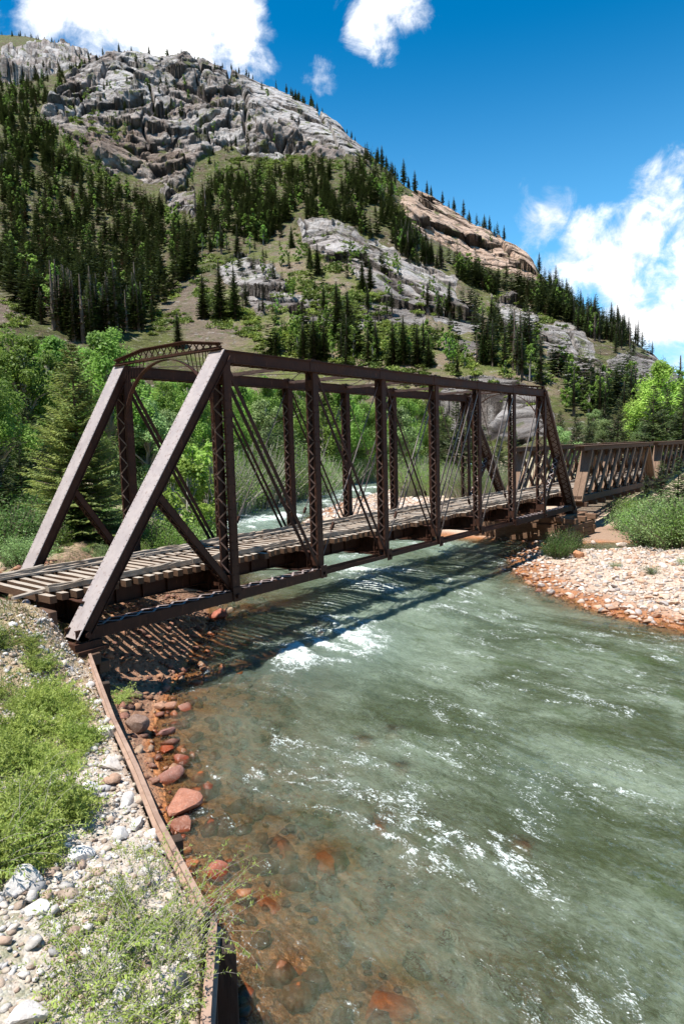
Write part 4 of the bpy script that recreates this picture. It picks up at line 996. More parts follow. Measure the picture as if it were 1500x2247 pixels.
# ------------------------------------------------------------ plants
NR = np.random.default_rng(11)
def quads_cloud(C_, size, up=.35, rng_=NR, aspect=.6, N=None):
    """one small leaf (4-point rhombus) per centre"""
    n = len(C_); a = rng_.normal(size=(n, 3)); a /= np.linalg.norm(a, axis=1)[:, None]
    nn = rng_.normal(size=(n, 3)) if N is None else N + .6 * rng_.normal(size=(n, 3))
    nn[:, 2] += up; nn /= np.linalg.norm(nn, axis=1)[:, None]
    t = np.cross(nn, a); t /= np.linalg.norm(t, axis=1)[:, None] + 1e-9; s_ = np.cross(nn, t)
    sz = (size * (.6 + .8 * rng_.random(n)))[:, None]
    V = np.stack([C_ - t * sz, C_ + s_ * sz * aspect, C_ + t * sz, C_ - s_ * sz * aspect], 1).reshape(-1, 3)
    return V, np.arange(4 * n).reshape(n, 4)
def conifer(H, Rr, seed, whorls=26, per=7, sub=5, sparse=0., droop=.25, size=.12, bare=.06, taper=1., thin=1.):
    """spruce: flat sprays of needles along whorled boughs; returns (V,F) of foliage and a trunk MB"""
    r = np.random.default_rng(seed); Vs = []; Fs = []; n0 = 0
    tk = MB(); tk.tube([(0, 0, -.6), (0, 0, H * .3), (0, 0, H * .7), (0, 0, H * .995)], [H * .014 + .03, H * .011 + .02, H * .006 + .01, .008], 6)
    L = []
    for w_ in range(whorls):
        t = (w_ + .5) / whorls; z = H * (bare + (1 - bare) * t ** .92)
        env = Rr * ((1 - t) ** (.80 * taper)) * (.78 + .22 * math.sin(min(1, t * 6) * math.pi / 2)) + .03 * Rr
        np_ = max(3, int(per * (1 - .35 * t)))
        for k in range(np_):
            if r.random() < sparse: continue
            a = 2 * math.pi * (k + r.random() * .9) / np_ + w_; ln = env * r.uniform(.62, 1.14)
            L.append((z + r.uniform(-.4, .4) * H / whorls, a, ln, t))
    for (z, a, ln, t) in L:
        d = np.array([math.cos(a), math.sin(a), 0]); sd_ = np.array([-math.sin(a), math.cos(a), 0])
        rise = (.45 * t - .10) ; pitch = -droop * (1 - t) 
        m = max(2, int(sub * (.4 + .6 * ln / Rr)))
        for j in range(m):
            u_ = (j + .55) / m; c = np.array([0, 0, z]) + d * ln * u_ + np.array([0, 0, ln * (pitch * u_ + rise * u_ + .12 * u_ * u_)])
            wd_ = ln * .30 * (1 - u_ * .62) * r.uniform(.7, 1.2) * thin; fl_ = ln / m * 1.15
            for s_ in (-1, 1):
                base = c - d * fl_ * .5; tip = c + sd_ * s_ * wd_ + d * fl_ * r.uniform(.1, .7) - np.array([0, 0, wd_ * r.uniform(.05, .45)])
                e1 = c + d * fl_ * .62 + np.array([0, 0, r.uniform(-.06, .10) * fl_]); e2 = c + sd_ * s_ * wd_ * .55 - d * fl_ * .35 - np.array([0, 0, wd_ * .2])
                Vs += [base, e2, tip, e1]; Fs.append((n0, n0 + 1, n0 + 2, n0 + 3)); n0 += 4
    # leader
    Vs += [np.array([0.03 * Rr, 0, H * .95]), np.array([0, .03 * Rr, H * .95]), np.array([0, 0, H * 1.02]), np.array([-.03 * Rr, 0, H * .95])]; Fs.append((n0, n0 + 1, n0 + 2, n0 + 3))
    return np.array(Vs), np.array(Fs), tk
def spruce_near(H, Rr, seed, whorls=34, per=10, needle=.10, dens=1.):
    """detailed spruce: boughs with side twigs covered in short needle blades"""
    r = np.random.default_rng(seed); tk = MB()
    tk.tube([(0, 0, -.4), (0, 0, H * .3), (0, 0, H * .7), (0, 0, H)], [H * .017 + .02, H * .013, H * .006, .012], 8)
    C_ = []; Dn = []
    for w_ in range(whorls):
        t = (w_ + .3) / whorls; z = H * (.03 + .955 * t ** .95); env = Rr * (1 - t) ** .82 + .05
        for k in range(max(4, int(per * (1 - .4 * t)))):
            a = r.random() * 2 * math.pi; ln = env * r.uniform(.55, 1.15); d = np.array([math.cos(a), math.sin(a), 0]); sd_ = np.array([-math.sin(a), math.cos(a), 0])
            rise = -.30 + .75 * t
            pt = lambda u_: np.array([0, 0, z]) + d * ln * u_ + np.array([0, 0, ln * (rise * u_ + .22 * u_ * u_)])
            tk.tube([pt(0), pt(.5), pt(1)], [.008 + .012 * ln, .006 + .006 * ln, .004], 4, False)
            nt_ = max(3, int(ln / .11))
            for j in range(nt_):
                u_ = (j + 1) / nt_; tl = (.10 + .34 * ln * (1 - u_ * .75)) * r.uniform(.6, 1.1)
                for s_ in (-1, 1):
                    dd = sd_ * s_ * .8 + d * .6 + np.array([0, 0, -.18]); dd /= np.linalg.norm(dd)
                    n_ = max(2, int(tl / .065 * dens))
                    us = (np.arange(n_) + .5) / n_
                    C_.append(pt(u_)[None] + dd[None] * (tl * us)[:, None] + r.normal(size=(n_, 3)) * .012); Dn.append(np.repeat(dd[None], n_, 0))
    C_ = np.concatenate(C_); Dn = np.concatenate(Dn); n = len(C_)
    sd2 = r.normal(size=(n, 3)); sd2 -= Dn * (sd2 * Dn).sum(1)[:, None]; sd2 /= np.linalg.norm(sd2, axis=1)[:, None]; sd2[:, 2] *= .5
    L_ = (needle * (.6 + .8 * r.random(n)))[:, None]
    V = np.stack([C_ - Dn * L_ * .5 - sd2 * L_ * .35, C_ + Dn * L_ * .2 - sd2 * L_ * .15, C_ + Dn * L_ * .8 + sd2 * L_ * .30, C_ + sd2 * L_ * .38], 1).reshape(-1, 3)
    return V, np.arange(4 * n).reshape(n, 4), tk
def broadleaf(H, Rr, seed, nleaf=5000, leaf=.16, clumps=34, low=.22, tall=1., stems=1, bottom=.0):
    r = np.random.default_rng(seed); tk = MB(); tips = []
    for s_ in range(stems):
        ox, oy = (r.normal(0, Rr * .22, 2) if stems > 1 else (0, 0)); lean = r.normal(0, .05 * H, 2)
        tr_ = [(ox * .3, oy * .3, -.4), (ox * .6 + lean[0] * .3, oy * .6 + lean[1] * .3, H * .35), (ox + lean[0], oy + lean[1], H * .72), (ox + lean[0] * 1.3, oy + lean[1] * 1.3, H * .95)]
        b0 = .013 * H / math.sqrt(stems) + .01; tk.tube(tr_, [b0 * 1.2, b0 * .8, b0 * .4, .01], 6, False); T = [np.array(p_) for p_ in tr_]
        for k in range(max(3, clumps // stems)):
            u_ = r.uniform(low, 1.); z = H * u_; sh = math.sin(math.pi * min(1, (u_ - low * .7 + bottom) / (1.04 - low * .7 + bottom)) ** .75) ** .8
            i = min(2, int(u_ * 3 / 1.001)); f = u_ * 3 - i; base = T[i] + (T[i + 1] - T[i]) * f; base[2] = z * .86
            a = r.random() * 2 * math.pi; ln = Rr * sh * r.uniform(.25, 1.) / (1 if stems == 1 else 1.3)
            tip = np.array([base[0] + math.cos(a) * ln, base[1] + math.sin(a) * ln, z + r.uniform(-.02, .06) * H])
            tk.tube([base - (0, 0, H * .06), (base + tip) / 2 + (0, 0, .02 * H), tip], [b0 * .32 * (1.15 - u_) + .006, b0 * .2 * (1.15 - u_) + .004, .004], 4, False)
            tips.append((tip, Rr * r.uniform(.20, .40) * (.6 + .4 * sh)))
    C_ = []; Nn = []; per = nleaf // len(tips)
    for (tp, cr_) in tips:
        n = int(per * r.uniform(.6, 1.4)); g = r.normal(size=(n, 3)); g /= np.linalg.norm(g, axis=1)[:, None]
        rr = (r.random(n) ** .45)[:, None]; C_.append(tp + g * rr * cr_ * np.array([1, 1, .85 * tall])); Nn.append(g)
    C_ = np.concatenate(C_); Nn = np.concatenate(Nn)
    V, F = quads_cloud(C_, leaf, .5, r, .62, Nn); return V, F, tk
def shrub(H, Rr, seed, nst=40, nleaf=40, leaf=.07, spread=.5, narrow=.42):
    """many upright stems from the ground, leaves all along"""
    r = np.random.default_rng(seed); tk = MB(); C_ = []
    for k in range(nst):
        a = r.random() * 6.283; q = math.sqrt(r.random()); bx, by = math.cos(a) * Rr * .45 * q, math.sin(a) * Rr * .45 * q
        hh = H * r.uniform(.55, 1.) * (1 - .35 * q * q); ex, ey = bx + math.cos(a) * Rr * spread * q * r.uniform(.5, 1.3) + r.normal(0, .05 * Rr), by + math.sin(a) * Rr * spread * q * r.uniform(.5, 1.3) + r.normal(0, .05 * Rr)
        p0, p1, p2 = np.array([bx, by, -.15]), np.array([(bx * .6 + ex * .4), (by * .6 + ey * .4), hh * .55]), np.array([ex, ey, hh])
        tk.tube([p0, p1, p2], [.006 + .006 * H, .004 + .003 * H, .003], 4, False)
        u_ = r.random(nleaf) ** .75; P_ = np.where(u_[:, None] < .5, p0 + (p1 - p0) * (u_[:, None] * 2), p1 + (p2 - p1) * (u_[:, None] * 2 - 1))
        C_.append(P_ + r.normal(size=(nleaf, 3)) * (.03 + .09 * Rr * u_[:, None]))
    C_ = np.concatenate(C_); V, F = quads_cloud(C_, leaf, .5, r, narrow); return V, F, tk
def plant_mesh(kind, vf, mat, bark='bark'):
    V, F, tk = vf; tm = bpy.data.meshes.new('trunk'); tm.from_pydata(tk.v, [], tk.f); tm.materials.append(M[bark]); tm.update()
    cm = mesh_np('crown', V, [F], M[mat]); return cm, tm
def plant(name, meshes, loc, s, rz, label, cat, group=None, crown='crown', trunk='trunk', sz=None):
    t = empty(name, loc, rz); t.scale = (s, s, s * (sz or 1)); tag(t, label, cat, group)
    addo(crown, meshes[0], t); addo(trunk, meshes[1], t); return t

CON = [plant_mesh('c', conifer(1., .185, 100 + i, 32, 8, 4, .05 + .05 * (i % 3), bare=.10, thin=1.15), 'needle') for i in range(5)]
CONT = [plant_mesh('c', conifer(1., .13, 130 + i, 30, 7, 3, .10, bare=.22, thin=1.5), 'needle') for i in range(3)]
DEAD = [plant_mesh('c', conifer(1., .10, 160 + i, 24, 6, 3, .35, bare=.15, thin=.8), ['needle_dead', 'needle_grey'][i % 2]) for i in range(4)]
CONN = [plant_mesh('c', conifer(1., .20, 190 + i, 46, 12, 8, .06, bare=.04), 'needle') for i in range(4)]
ASP = [plant_mesh('a', broadleaf(1., .21, 220 + i, 1100, .022, 26, .25, 1.2), 'leaf', 'birch') for i in range(4)]
print('plants ready')

def place_px(px, py, name, lib, h, label, cat, group, rmin=150, sz=None, k=None):
    hits = hit_mountain([px], [py], rmin)
    if not hits: return None
    a, r_, z_, _, _ = hits[0]
    return plant(name, lib[(k if k is not None else int(NR.integers(len(lib)))) % len(lib)], (CX + r_ * math.sin(a), CY + r_ * math.cos(a), z_ - .4), h, NR.random() * 6.28, label, cat, group, sz=sz)

# forest regions of the photographed slope (photo outline, trees, height m, share dead, share aspen, name, individual count)
REG = [
 ([(0, 420), (60, 330), (120, 330), (200, 400), (310, 440), (430, 520), (440, 600), (380, 640), (330, 720), (180, 760), (60, 700), (0, 640)], 1200, (13, 22), .11, .10, 'dense dark stand on the left slope', 78),
 ([(0, 230), (60, 240), (130, 300), (120, 360), (60, 350), (0, 420)], 200, (14, 20), .02, .15, 'dark wood below the left cliff edge', 8),
 ([(0, 130), (110, 140), (170, 110), (240, 115), (190, 150), (130, 200), (80, 260), (0, 240)], 420, (11, 17), .02, .20, 'high wood on the far left shoulder', 6),
 ([(430, 470), (470, 400), (560, 385), (700, 365), (800, 375), (860, 460), (940, 545), (980, 600), (860, 560), (760, 500), (640, 480), (560, 560), (440, 560)], 860, (13, 19), .06, .10, 'dark band of trees above the middle rock slope', 62),
 ([(820, 345), (850, 345), (870, 400), (865, 430), (870, 470), (830, 450), (760, 370)], 60, (14, 20), .03, .35, 'wood left of the pinkish outcrop', 8),
 ([(980, 575), (1060, 610), (1150, 640), (1195, 640), (1230, 665), (1320, 740), (1300, 750), (1200, 700), (1100, 660), (1010, 620)], 300, (14, 20), .12, .15, 'wooded ridge below the pinkish outcrop', 34),
 ([(1190, 610), (1250, 650), (1330, 715), (1440, 780), (1400, 790), (1330, 770), (1280, 730), (1210, 690)], 150, (13, 18), .05, .05, 'pointed trees along the right ridge', 26),
 ([(980, 640), (1100, 690), (1180, 760), (1200, 860), (1100, 830), (1040, 800), (980, 720)], 120, (10, 17), .22, .12, 'thin wood on the slope above the bridge', 24),
 ([(1200, 800), (1300, 850), (1420, 830), (1500, 870), (1500, 930), (1230, 920)], 120, (9, 15), .05, .2, 'wood at the foot of the right ridge', 18),
 ([(560, 770), (700, 740), (820, 770), (860, 800), (760, 810), (600, 800)], 26, (12, 17), .0, .3, 'slope trees above the top chord of the bridge', 10),
 ([(330, 400), (480, 330), (500, 300), (640, 350), (800, 350), (700, 370), (560, 370)], 26, (8, 13), .05, .15, 'scattered trees at the foot of the grey cliff', 6),
 ([(130, 260), (230, 330), (290, 380), (200, 390), (120, 330)], 110, (9, 14), .02, .75, 'light green wood against the grey cliff', 5),
 ([(150, 200), (260, 180), (430, 180), (420, 260), (250, 300)], 60, (9, 15), .02, .45, 'small trees on ledges of the grey cliff', 3),
 ([(300, 110), (560, 150), (660, 250), (640, 340), (430, 340), (250, 300)], 90, (10, 17), .05, .2, 'clefts of the grey cliff', 4),
 ([(470, 560), (640, 500), (900, 560), (1000, 700), (760, 710), (520, 700)], 110, (6, 12), .08, .4, 'young wood among the middle rocks', 20),
 ([(560, 700), (1000, 740), (1050, 810), (600, 790)], 110, (6, 12), .05, .5, 'young wood just above the bridge', 20),
 ([(400, 400), (560, 360), (620, 390), (500, 470), (420, 470)], 50, (9, 15), .12, .5, 'mixed trees under the grey cliff', 5),
 ([(1040, 500), (1180, 600), (1160, 640), (1060, 590)], 14, (9, 12), .1, .5, 'trees on the pinkish outcrop', 2),
]
stuffV = {'needle': [], 'needle_dead': [], 'leaf': []}
LO = {'needle': [conifer(1., .18, 300 + i, 15, 6, 3, .03, bare=.08, thin=1.7) for i in range(5)], 'needle_dead': [conifer(1., .10, 320 + i, 13, 5, 2, .3, bare=.15) for i in range(2)], 'leaf': [broadleaf(1., .2, 340 + i, 220, .05, 16, .2, 1.2) for i in range(3)]}
nind = 0
for ri, (poly, cnt, (h0, h1), dead, asp, rname, nin) in enumerate(REG):
    xs = [p_[0] for p_ in poly]; ys = [p_[1] for p_ in poly]; pts = []
    while len(pts) < cnt:
        x_ = NR.uniform(min(xs), max(xs), 400); y_ = NR.uniform(min(ys), max(ys), 400); ok = inpoly(poly, x_, y_)
        ok &= fbm2(x_ / 38, y_ / 38, 3, 200 + ri) > -.36
        pts += list(zip(x_[ok], y_[ok]))
    pts = pts[:cnt]; hits = hit_mountain([p_[0] for p_ in pts], [p_[1] for p_ in pts], 155)
    rk_ = mrock(np.array([h_[0] for h_ in hits]), np.array([h_[1] for h_ in hits]))
    hits = [h_ for h_, k_ in zip(hits, rk_) if k_ < .6 or NR.random() < .12 or ri in (12, 13, 14) or (ri == 15 and NR.random() < .5)]
    hits.sort(key=lambda h_: -h_[4])                      # lowest = nearest first
    for i, (a, r_, z_, px_, py_) in enumerate(hits):
        u_ = NR.random(); kind = 'needle_dead' if u_ < dead else 'leaf' if u_ < dead + asp else 'needle'
        h_ = NR.uniform(h0 * .8, h1 * 1.08) * (.75 if kind == 'leaf' else 1.) * (1.15 if NR.random() < .15 else 1) * (.6 if NR.random() < .12 else 1)
        loc = np.array([CX + r_ * math.sin(a), CY + r_ * math.cos(a), z_ - .5])
        if i < nin:
            nind += 1
            if kind == 'needle': plant('conifer_tree', (CON if NR.random() < .7 else CONT)[int(NR.integers(3))], loc, h_, NR.random() * 6.28, 'dark green conifer in the ' + rname, 'conifer', 'conifers: ' + rname)
            elif kind == 'leaf': plant('aspen_tree', ASP[int(NR.integers(4))], loc, h_, NR.random() * 6.28, 'bright green leafy tree in the ' + rname, 'tree', 'leafy trees: ' + rname)
            else: plant('dead_conifer', DEAD[int(NR.integers(4))], loc, h_, NR.random() * 6.28, 'brown dying conifer in the ' + rname, 'conifer', 'dying conifers: ' + rname)
        else:
            V, F, _ = LO[kind][int(NR.integers(len(LO[kind])))]
            ca, sa = math.cos(u_ * 99), math.sin(u_ * 99); w_ = NR.uniform(.8, 1.35)
            W = V * h_; W = np.stack([(W[:, 0] * ca - W[:, 1] * sa) * w_, (W[:, 0] * sa + W[:, 1] * ca) * w_, W[:, 2]], -1) + loc
            stuffV[kind].append(W)
for kind, nm in (('needle', 'conifer_forest'), ('needle_dead', 'dying_forest'), ('leaf', 'aspen_forest')):
    if not stuffV[kind]: continue
    V = np.concatenate(stuffV[kind]); F = np.arange(len(V)).reshape(-1, 4)
    o = addo(nm, mesh_np(nm, V, [F], M[kind])); tag(o, {'needle': 'dark conifer forest covering the farther slopes of the mountain', 'needle_dead': 'brown dying conifers scattered through the mountain forest', 'leaf': 'light green aspens scattered through the mountain forest'}[kind], 'forest', kind='stuff')
# skyline trees seen singly
for i, (px, py, hp) in enumerate([(262, 118, 16), (290, 118, 10), (316, 114, 16), (362, 112, 12), (395, 112, 11), (425, 115, 14), (445, 122, 8), (490, 130, 10), (512, 136, 14), (522, 140, 12), (532, 142, 10), (545, 150, 14), (552, 152, 10),
     (634, 196, 16), (648, 205, 24), (660, 210, 18), (682, 218, 22), (702, 232, 10), (748, 262, 16), (758, 268, 14), (770, 275, 18), (782, 283, 16), (812, 312, 26), (822, 322, 26), (838, 335, 34), (846, 342, 28),
     (860, 360, 30), (885, 368, 44), (893, 385, 20), (905, 408, 40), (918, 410, 26), (932, 412, 34), (945, 415, 26), (968, 422, 34), (990, 433, 42), (1000, 438, 30), (1015, 445, 34), (1028, 452, 28), (1045, 462, 36), (1060, 470, 28), (1070, 476, 30), (1088, 482, 16), (1105, 490, 34), (1182, 575, 34),
     (1215, 640, 44), (1238, 658, 44), (1252, 668, 36), (1270, 682, 42), (1290, 698, 40), (1305, 710, 50), (1318, 716, 42), (1335, 728, 54), (1350, 735, 44), (1365, 748, 46), (1382, 755, 40), (1398, 768, 38), (1410, 772, 34), (1425, 778, 32), (1438, 785, 40)]):
    if i % 4 == 2 and px not in (262, 1182, 885, 1105): continue
    px += float(NR.uniform(-6, 6)) * (px not in (262, 1182, 885, 1105)); hp *= float(NR.uniform(.7, 1.25))
    a, e = azel(px, py + 3); rr = np.arange(300, 1900, 3.); zz = mz(np.full(rr.shape, a), rr); el = np.arctan2(zz - CAM[2], rr)
    m_ = rr < (1250 if px > 240 else 2000); k_ = int(np.argmax(np.where(m_, el, -9))); r_ = rr[k_] - 3
    h_ = hp * r_ / FPX * 1.05
    nm_ = 'the grey summit' if px < 570 else 'the skyline right of the summit' if px < 800 else 'the skyline above the pinkish outcrop' if px < 1200 else 'the descending right skyline'
    n_ = {262: 'wide dark conifer alone on the left shoulder of the grey summit', 1182: 'lone leaning conifer on the lip of the pinkish outcrop', 885: 'tallest conifer on the skyline left of the pinkish outcrop', 1105: 'last dark conifer on top of the pinkish outcrop'}.get(int(px) if px == int(px) else None)
    plant('conifer_tree', CON[i % 5], (CX + r_ * math.sin(a), CY + r_ * math.cos(a), zz[k_] - .8), h_, i * 1.7, n_ or 'dark conifer standing against the sky on ' + nm_, 'conifer', None if n_ else 'conifers on ' + nm_, sz=1.)
for i in range(120):                    # more trees crowding the ridge line
    px = float(NR.choice([NR.uniform(640, 700), NR.uniform(810, 1110), NR.uniform(1190, 1440), NR.uniform(1190, 1440), NR.uniform(20, 240)])); a, e = azel(px, 300); rr = np.arange(300, 1900, 3.); zz = mz(np.full(rr.shape, a), rr); el = np.arctan2(zz - CAM[2], rr)
    k_ = int(np.argmax(np.where(rr < (1250 if px > 240 else 2000), el, -9))); r_ = rr[k_] - abs(NR.normal(0, 14)); z_ = float(mz(np.array([a]), np.array([r_]))[0]); h_ = NR.uniform(7, 17); V = LO['needle'][i % 5][0] * h_
    W = V * [NR.uniform(.8, 1.3)] * 1; W[:, 2] = V[:, 2]; stuffV['needle'].append(W + [CX + r_ * math.sin(a), CY + r_ * math.cos(a), z_ - .5])
V = np.concatenate(stuffV['needle'][-120:]); bpy.data.objects['conifer_forest']
o = addo('ridge_conifers', mesh_np('ridge_conifers', V, [np.arange(len(V)).reshape(-1, 4)], M['needle'])); tag(o, 'small dark conifers crowding the ridge line', 'forest', kind='stuff')
# single slope trees (photo foot x, y, height px)
SING = [(447, 700, 90, 'slim conifer on the open slope left of the paired slope conifers'), (484, 702, 120, 'tall dark conifer of the pair on the middle slope'), (516, 700, 106, 'right conifer of the dark pair on the middle slope'), (697, 606, 66, 'bushy conifer on the pale rock slope'), (680, 590, 50, 'thin conifer left of the bushy one on the pale rock slope'),
        (795, 640, 64, 'slim conifer on the middle of the pale rocks'), (812, 640, 66, 'sparse conifer right of the slim one on the pale rocks'), (764, 740, 92, 'round topped conifer above the bridge, right of a taller thin one'), (740, 735, 110, 'tall thin conifer above the bridge top chord'), (640, 545, 46, 'small conifer at the top edge of the rock slope'),
        (392, 765, 74, 'wide dark conifer above the left portal'), (68, 680, 90, 'dark conifer on the bare scree at the left edge'), (745, 690, 40, 'small conifer below the pale rocks'), (655, 690, 30, 'little conifer in the meadow below the rock slope'),
        (605, 790, 42, 'small conifer just above the bridge top chord'), (690, 795, 96, 'mid green conifer above the second bridge panel'), (712, 795, 80, 'conifer right beside another above the second panel'), (885, 800, 104, 'tallest of the conifers above the third and fourth panels'), (862, 800, 92, 'left conifer of the group above the fourth panel'), (915, 802, 84, 'right conifer of the group above the fourth panel'), (940, 806, 70, 'short conifer ending the group above the fourth panel'),
        (1003, 828, 42, 'small dark conifer behind the top chord near its right end'), (1078, 740, 80, 'dark conifer right of the small pale boulder on the slope'), (1060, 800, 70, 'conifer below the small pale boulder on the slope'), (1150, 790, 76, 'grey green conifer left of the dark cleft outcrop'), (430, 480, 66, 'reddish dying conifer at the left end of the tree band'), (452, 480, 72, 'tall reddish dying conifer beside the bare patch'), (985, 690, 60, 'greyish slope conifer below the tree band end')]
for i, (px, py, hp, lb) in enumerate(SING):
    h_ = hit_mountain([px], [py], 155)
    if not h_: continue
    a, r_, z_, _, _ = h_[0]; lib = DEAD if 'dying' in lb else CONN
    plant('dead_conifer' if 'dying' in lb else 'conifer_tree', lib[(i * 2) % 4 if 'dying' in lb else i % 4], (CX + r_ * math.sin(a), CY + r_ * math.cos(a), z_ - .4), hp * r_ / FPX * 1.03, i * 2.1, lb, 'conifer', None)
# low brush on the slopes
BR = [([(110, 270), (200, 200), (300, 190), (330, 260), (240, 330), (150, 330)], 900, .6), ([(440, 330), (700, 350), (820, 360), (600, 400)], 400, .6), ([(430, 640), (560, 690), (640, 600), (740, 560), (760, 640), (880, 700), (1000, 740), (1080, 820), (900, 800), (640, 760), (430, 720)], 2300, .35),
      ([(640, 500), (860, 560), (980, 640), (960, 700), (700, 640)], 420, .3), ([(300, 620), (430, 560), (520, 570), (440, 700), (330, 740)], 320, .3),
      ([(100, 250), (300, 380), (280, 430), (120, 360)], 300, .7), ([(500, 330), (700, 380), (900, 480), (700, 420), (480, 420)], 260, .6), ([(700, 370), (850, 350), (950, 500), (800, 450)], 200, .7),
      ([(1080, 640), (1250, 720), (1300, 800), (1200, 850), (1050, 760)], 520, .5), ([(560, 700), (1100, 800), (1200, 900), (560, 800)], 800, .5), ([(380, 420), (520, 430), (440, 520), (350, 480)], 120, .4), ([(0, 640), (100, 680), (60, 720), (0, 720)], 60, .4)]
Vs = []
for bi, (poly, cnt, sz_) in enumerate(BR):
    xs = [p_[0] for p_ in poly]; ys = [p_[1] for p_ in poly]; x_ = NR.uniform(min(xs), max(xs), cnt * 3); y_ = NR.uniform(min(ys), max(ys), cnt * 3)
    ok = inpoly(poly, x_, y_) & (fbm2(x_ / 30, y_ / 30, 3, 400) > -.1); x_ = x_[ok][:cnt]; y_ = y_[ok][:cnt]
    for (a, r_, z_, _, _) in hit_mountain(x_, y_, 155):
        if mrock(np.array([a]), np.array([r_]))[0] > .7 and NR.random() < .8: continue
        n = int(NR.integers(40, 110)); R_ = NR.uniform(.5, 2.0) * (.6 + r_ / 800); g = NR.normal(size=(n, 3)) * [R_ * .55, R_ * .55, R_ * .28]; g[:, 2] = np.abs(g[:, 2])
        V, _ = quads_cloud(g + [CX + r_ * math.sin(a), CY + r_ * math.cos(a), z_], .20 + r_ / 1400, .6); Vs.append(V)
V = np.concatenate(Vs); o = addo('slope_brush', mesh_np('slope_brush', V, [np.arange(len(V)).reshape(-1, 4)], M['brush']))
tag(o, 'low green brush scattered over the mountain slope', 'brush', kind='stuff')
print('mountain plants', nind)

# ---- valley trees
def polar(px, r_, py=900): a, _ = azel(px, py); return CX + r_ * math.sin(a), CY + r_ * math.cos(a)
def height_for(px, r_, ytop, z0): _, e = azel(px, ytop); return CAM[2] + r_ * math.tan(e) - z0
BL = [plant_mesh('b', broadleaf(1., .27, 500 + i, 17000, .0095, 70, .12, 1.1), 'leaf', 'birch') for i in range(4)]
BLL = [plant_mesh('b', broadleaf(1., .33, 520 + i, 15000, .0105, 60, .15, 1.1), 'leaf_lime', 'bark') for i in range(2)]
BLP = [plant_mesh('b', broadleaf(1., .36, 540 + i, 13000, .0115, 56, .10, 1.), 'leaf_pale', 'birch') for i in range(3)]
WIL = [plant_mesh('w', shrub(1., .62, 560 + i, 130, 90, .012, .5, .34), ['leaf', 'leaf_pale', 'leaf'][i], 'birch') for i in range(3)]
BUSH = [plant_mesh('w', shrub(1., .8, 580 + i, 110, 80, .022, .6, .5), ['leaf_pale', 'leaf_dark', 'leaf'][i], 'bark') for i in range(3)]
SPR = [plant_mesh('s', spruce_near(9., 2.6, 600 + i, 46, 13, .12), 'needle_near') for i in range(2)]
DSP = [plant_mesh('s', spruce_near(9., 2.2, 610 + i, 34, 9, .17, .6), 'needle') for i in range(2)]
def put(name, lib, k, px, r_, ytop, label, cat, group=None, w_=1., unit=1., sink=.15, crown='crown', trunk='trunk'):
    x, y = polar(px, r_); z0 = float(ground_z(np.array([x]), np.array([y]))[0]) - sink; h_ = height_for(px, r_, ytop, z0) / unit
    t = plant(name, lib[k % len(lib)], (x, y, z0), h_, (px * .37 + k) % 6.28, label, cat, group, crown, trunk); t.scale = (h_ * w_, h_ * w_, h_); return t
put('spruce_tree', SPR, 0, 165, 37, 748, 'large yellow green spruce behind the left end posts of the iron bridge', 'spruce', None, 1.05, 9)
G1 = 'leafy trees on the left bank behind the bridge'
LEFT = [(-40, 62, 742), (15, 66, 735), (55, 60, 748), (95, 72, 762), (135, 66, 785), (215, 70, 760), (240, 62, 742), (265, 78, 800), (-10, 48, 800), (290, 70, 850), (200, 84, 778)]
for i, (px, r_, yt) in enumerate(LEFT): put('leafy_tree', BL, i, px, r_, yt, 'bright green tree in the dense grove at the left edge', 'tree', 'bright grove at the left edge', 1.0)
for i, (px, r_, yt, lb) in enumerate([(8, 52, 905, 'dark conifer low in the grove at the left edge'), (60, 50, 868, 'dark conifer in front of the left grove, left of the spruce'), (105, 82, 730, 'pointed conifer rising behind the left grove'), (35, 44, 965, 'shaded dark conifer beside the left edge shrubs'), (-25, 42, 930, 'shaded conifer cut by the left edge')]): put('conifer_tree', DSP, i, px, r_, yt, lb, 'conifer', None, 1.1, 9)
MIDT = [(330, 92, 868), (362, 84, 846), (395, 96, 850), (425, 88, 838), (452, 100, 842), (480, 92, 850), (510, 108, 852), (540, 118, 858), (575, 112, 846), (605, 126, 852), (640, 120, 850), (672, 134, 856), (705, 128, 872), (738, 142, 868), (765, 136, 862), (800, 150, 866), (850, 158, 880), (885, 152, 872), (925, 170, 880), (960, 182, 900)]
for i, (px, r_, yt) in enumerate(MIDT): put('leafy_tree', BL, i + 1, px, r_, yt, 'bright green tree of the grove seen through the bridge trusses', 'tree', 'grove seen through the bridge', .95)
for i, (px, r_, yt, lb) in enumerate([(585, 104, 880, 'rounded pale tree in front of the grove, behind the second panel'), (880, 118, 905, 'pale rounded tree behind the fourth panel'), (310, 60, 900, 'tree behind the left vertical post, lower than the grove'), (350, 64, 905, 'light tree between the two left end posts')]): put('leafy_tree', BLP, i, px, r_, yt, lb, 'tree', None, 1.)
WL = [(505, 88, 985), (528, 90, 960), (552, 94, 975), (578, 96, 955), (602, 98, 985), (625, 100, 965), (650, 104, 990), (672, 110, 985), (695, 118, 990), (715, 124, 1005), (740, 134, 985), (765, 140, 1000), (790, 146, 990), (820, 152, 995), (850, 160, 1000), (485, 84, 975), (465, 80, 970), (445, 76, 985)]
for i, (px, r_, yt) in enumerate(WL): put('willow_shrub', WIL, i, px, r_, yt, 'fine stemmed willow in the green hedge along the far river edge', 'willow', 'willow hedge along the far river edge', 1.25, crown='foliage', trunk='stems')
BK = [(900, 92, 1000), (925, 96, 990), (950, 90, 1015), (975, 92, 1005), (1000, 84, 1015), (1030, 80, 1010), (1060, 78, 1020), (1090, 84, 1010), (880, 104, 1020)]
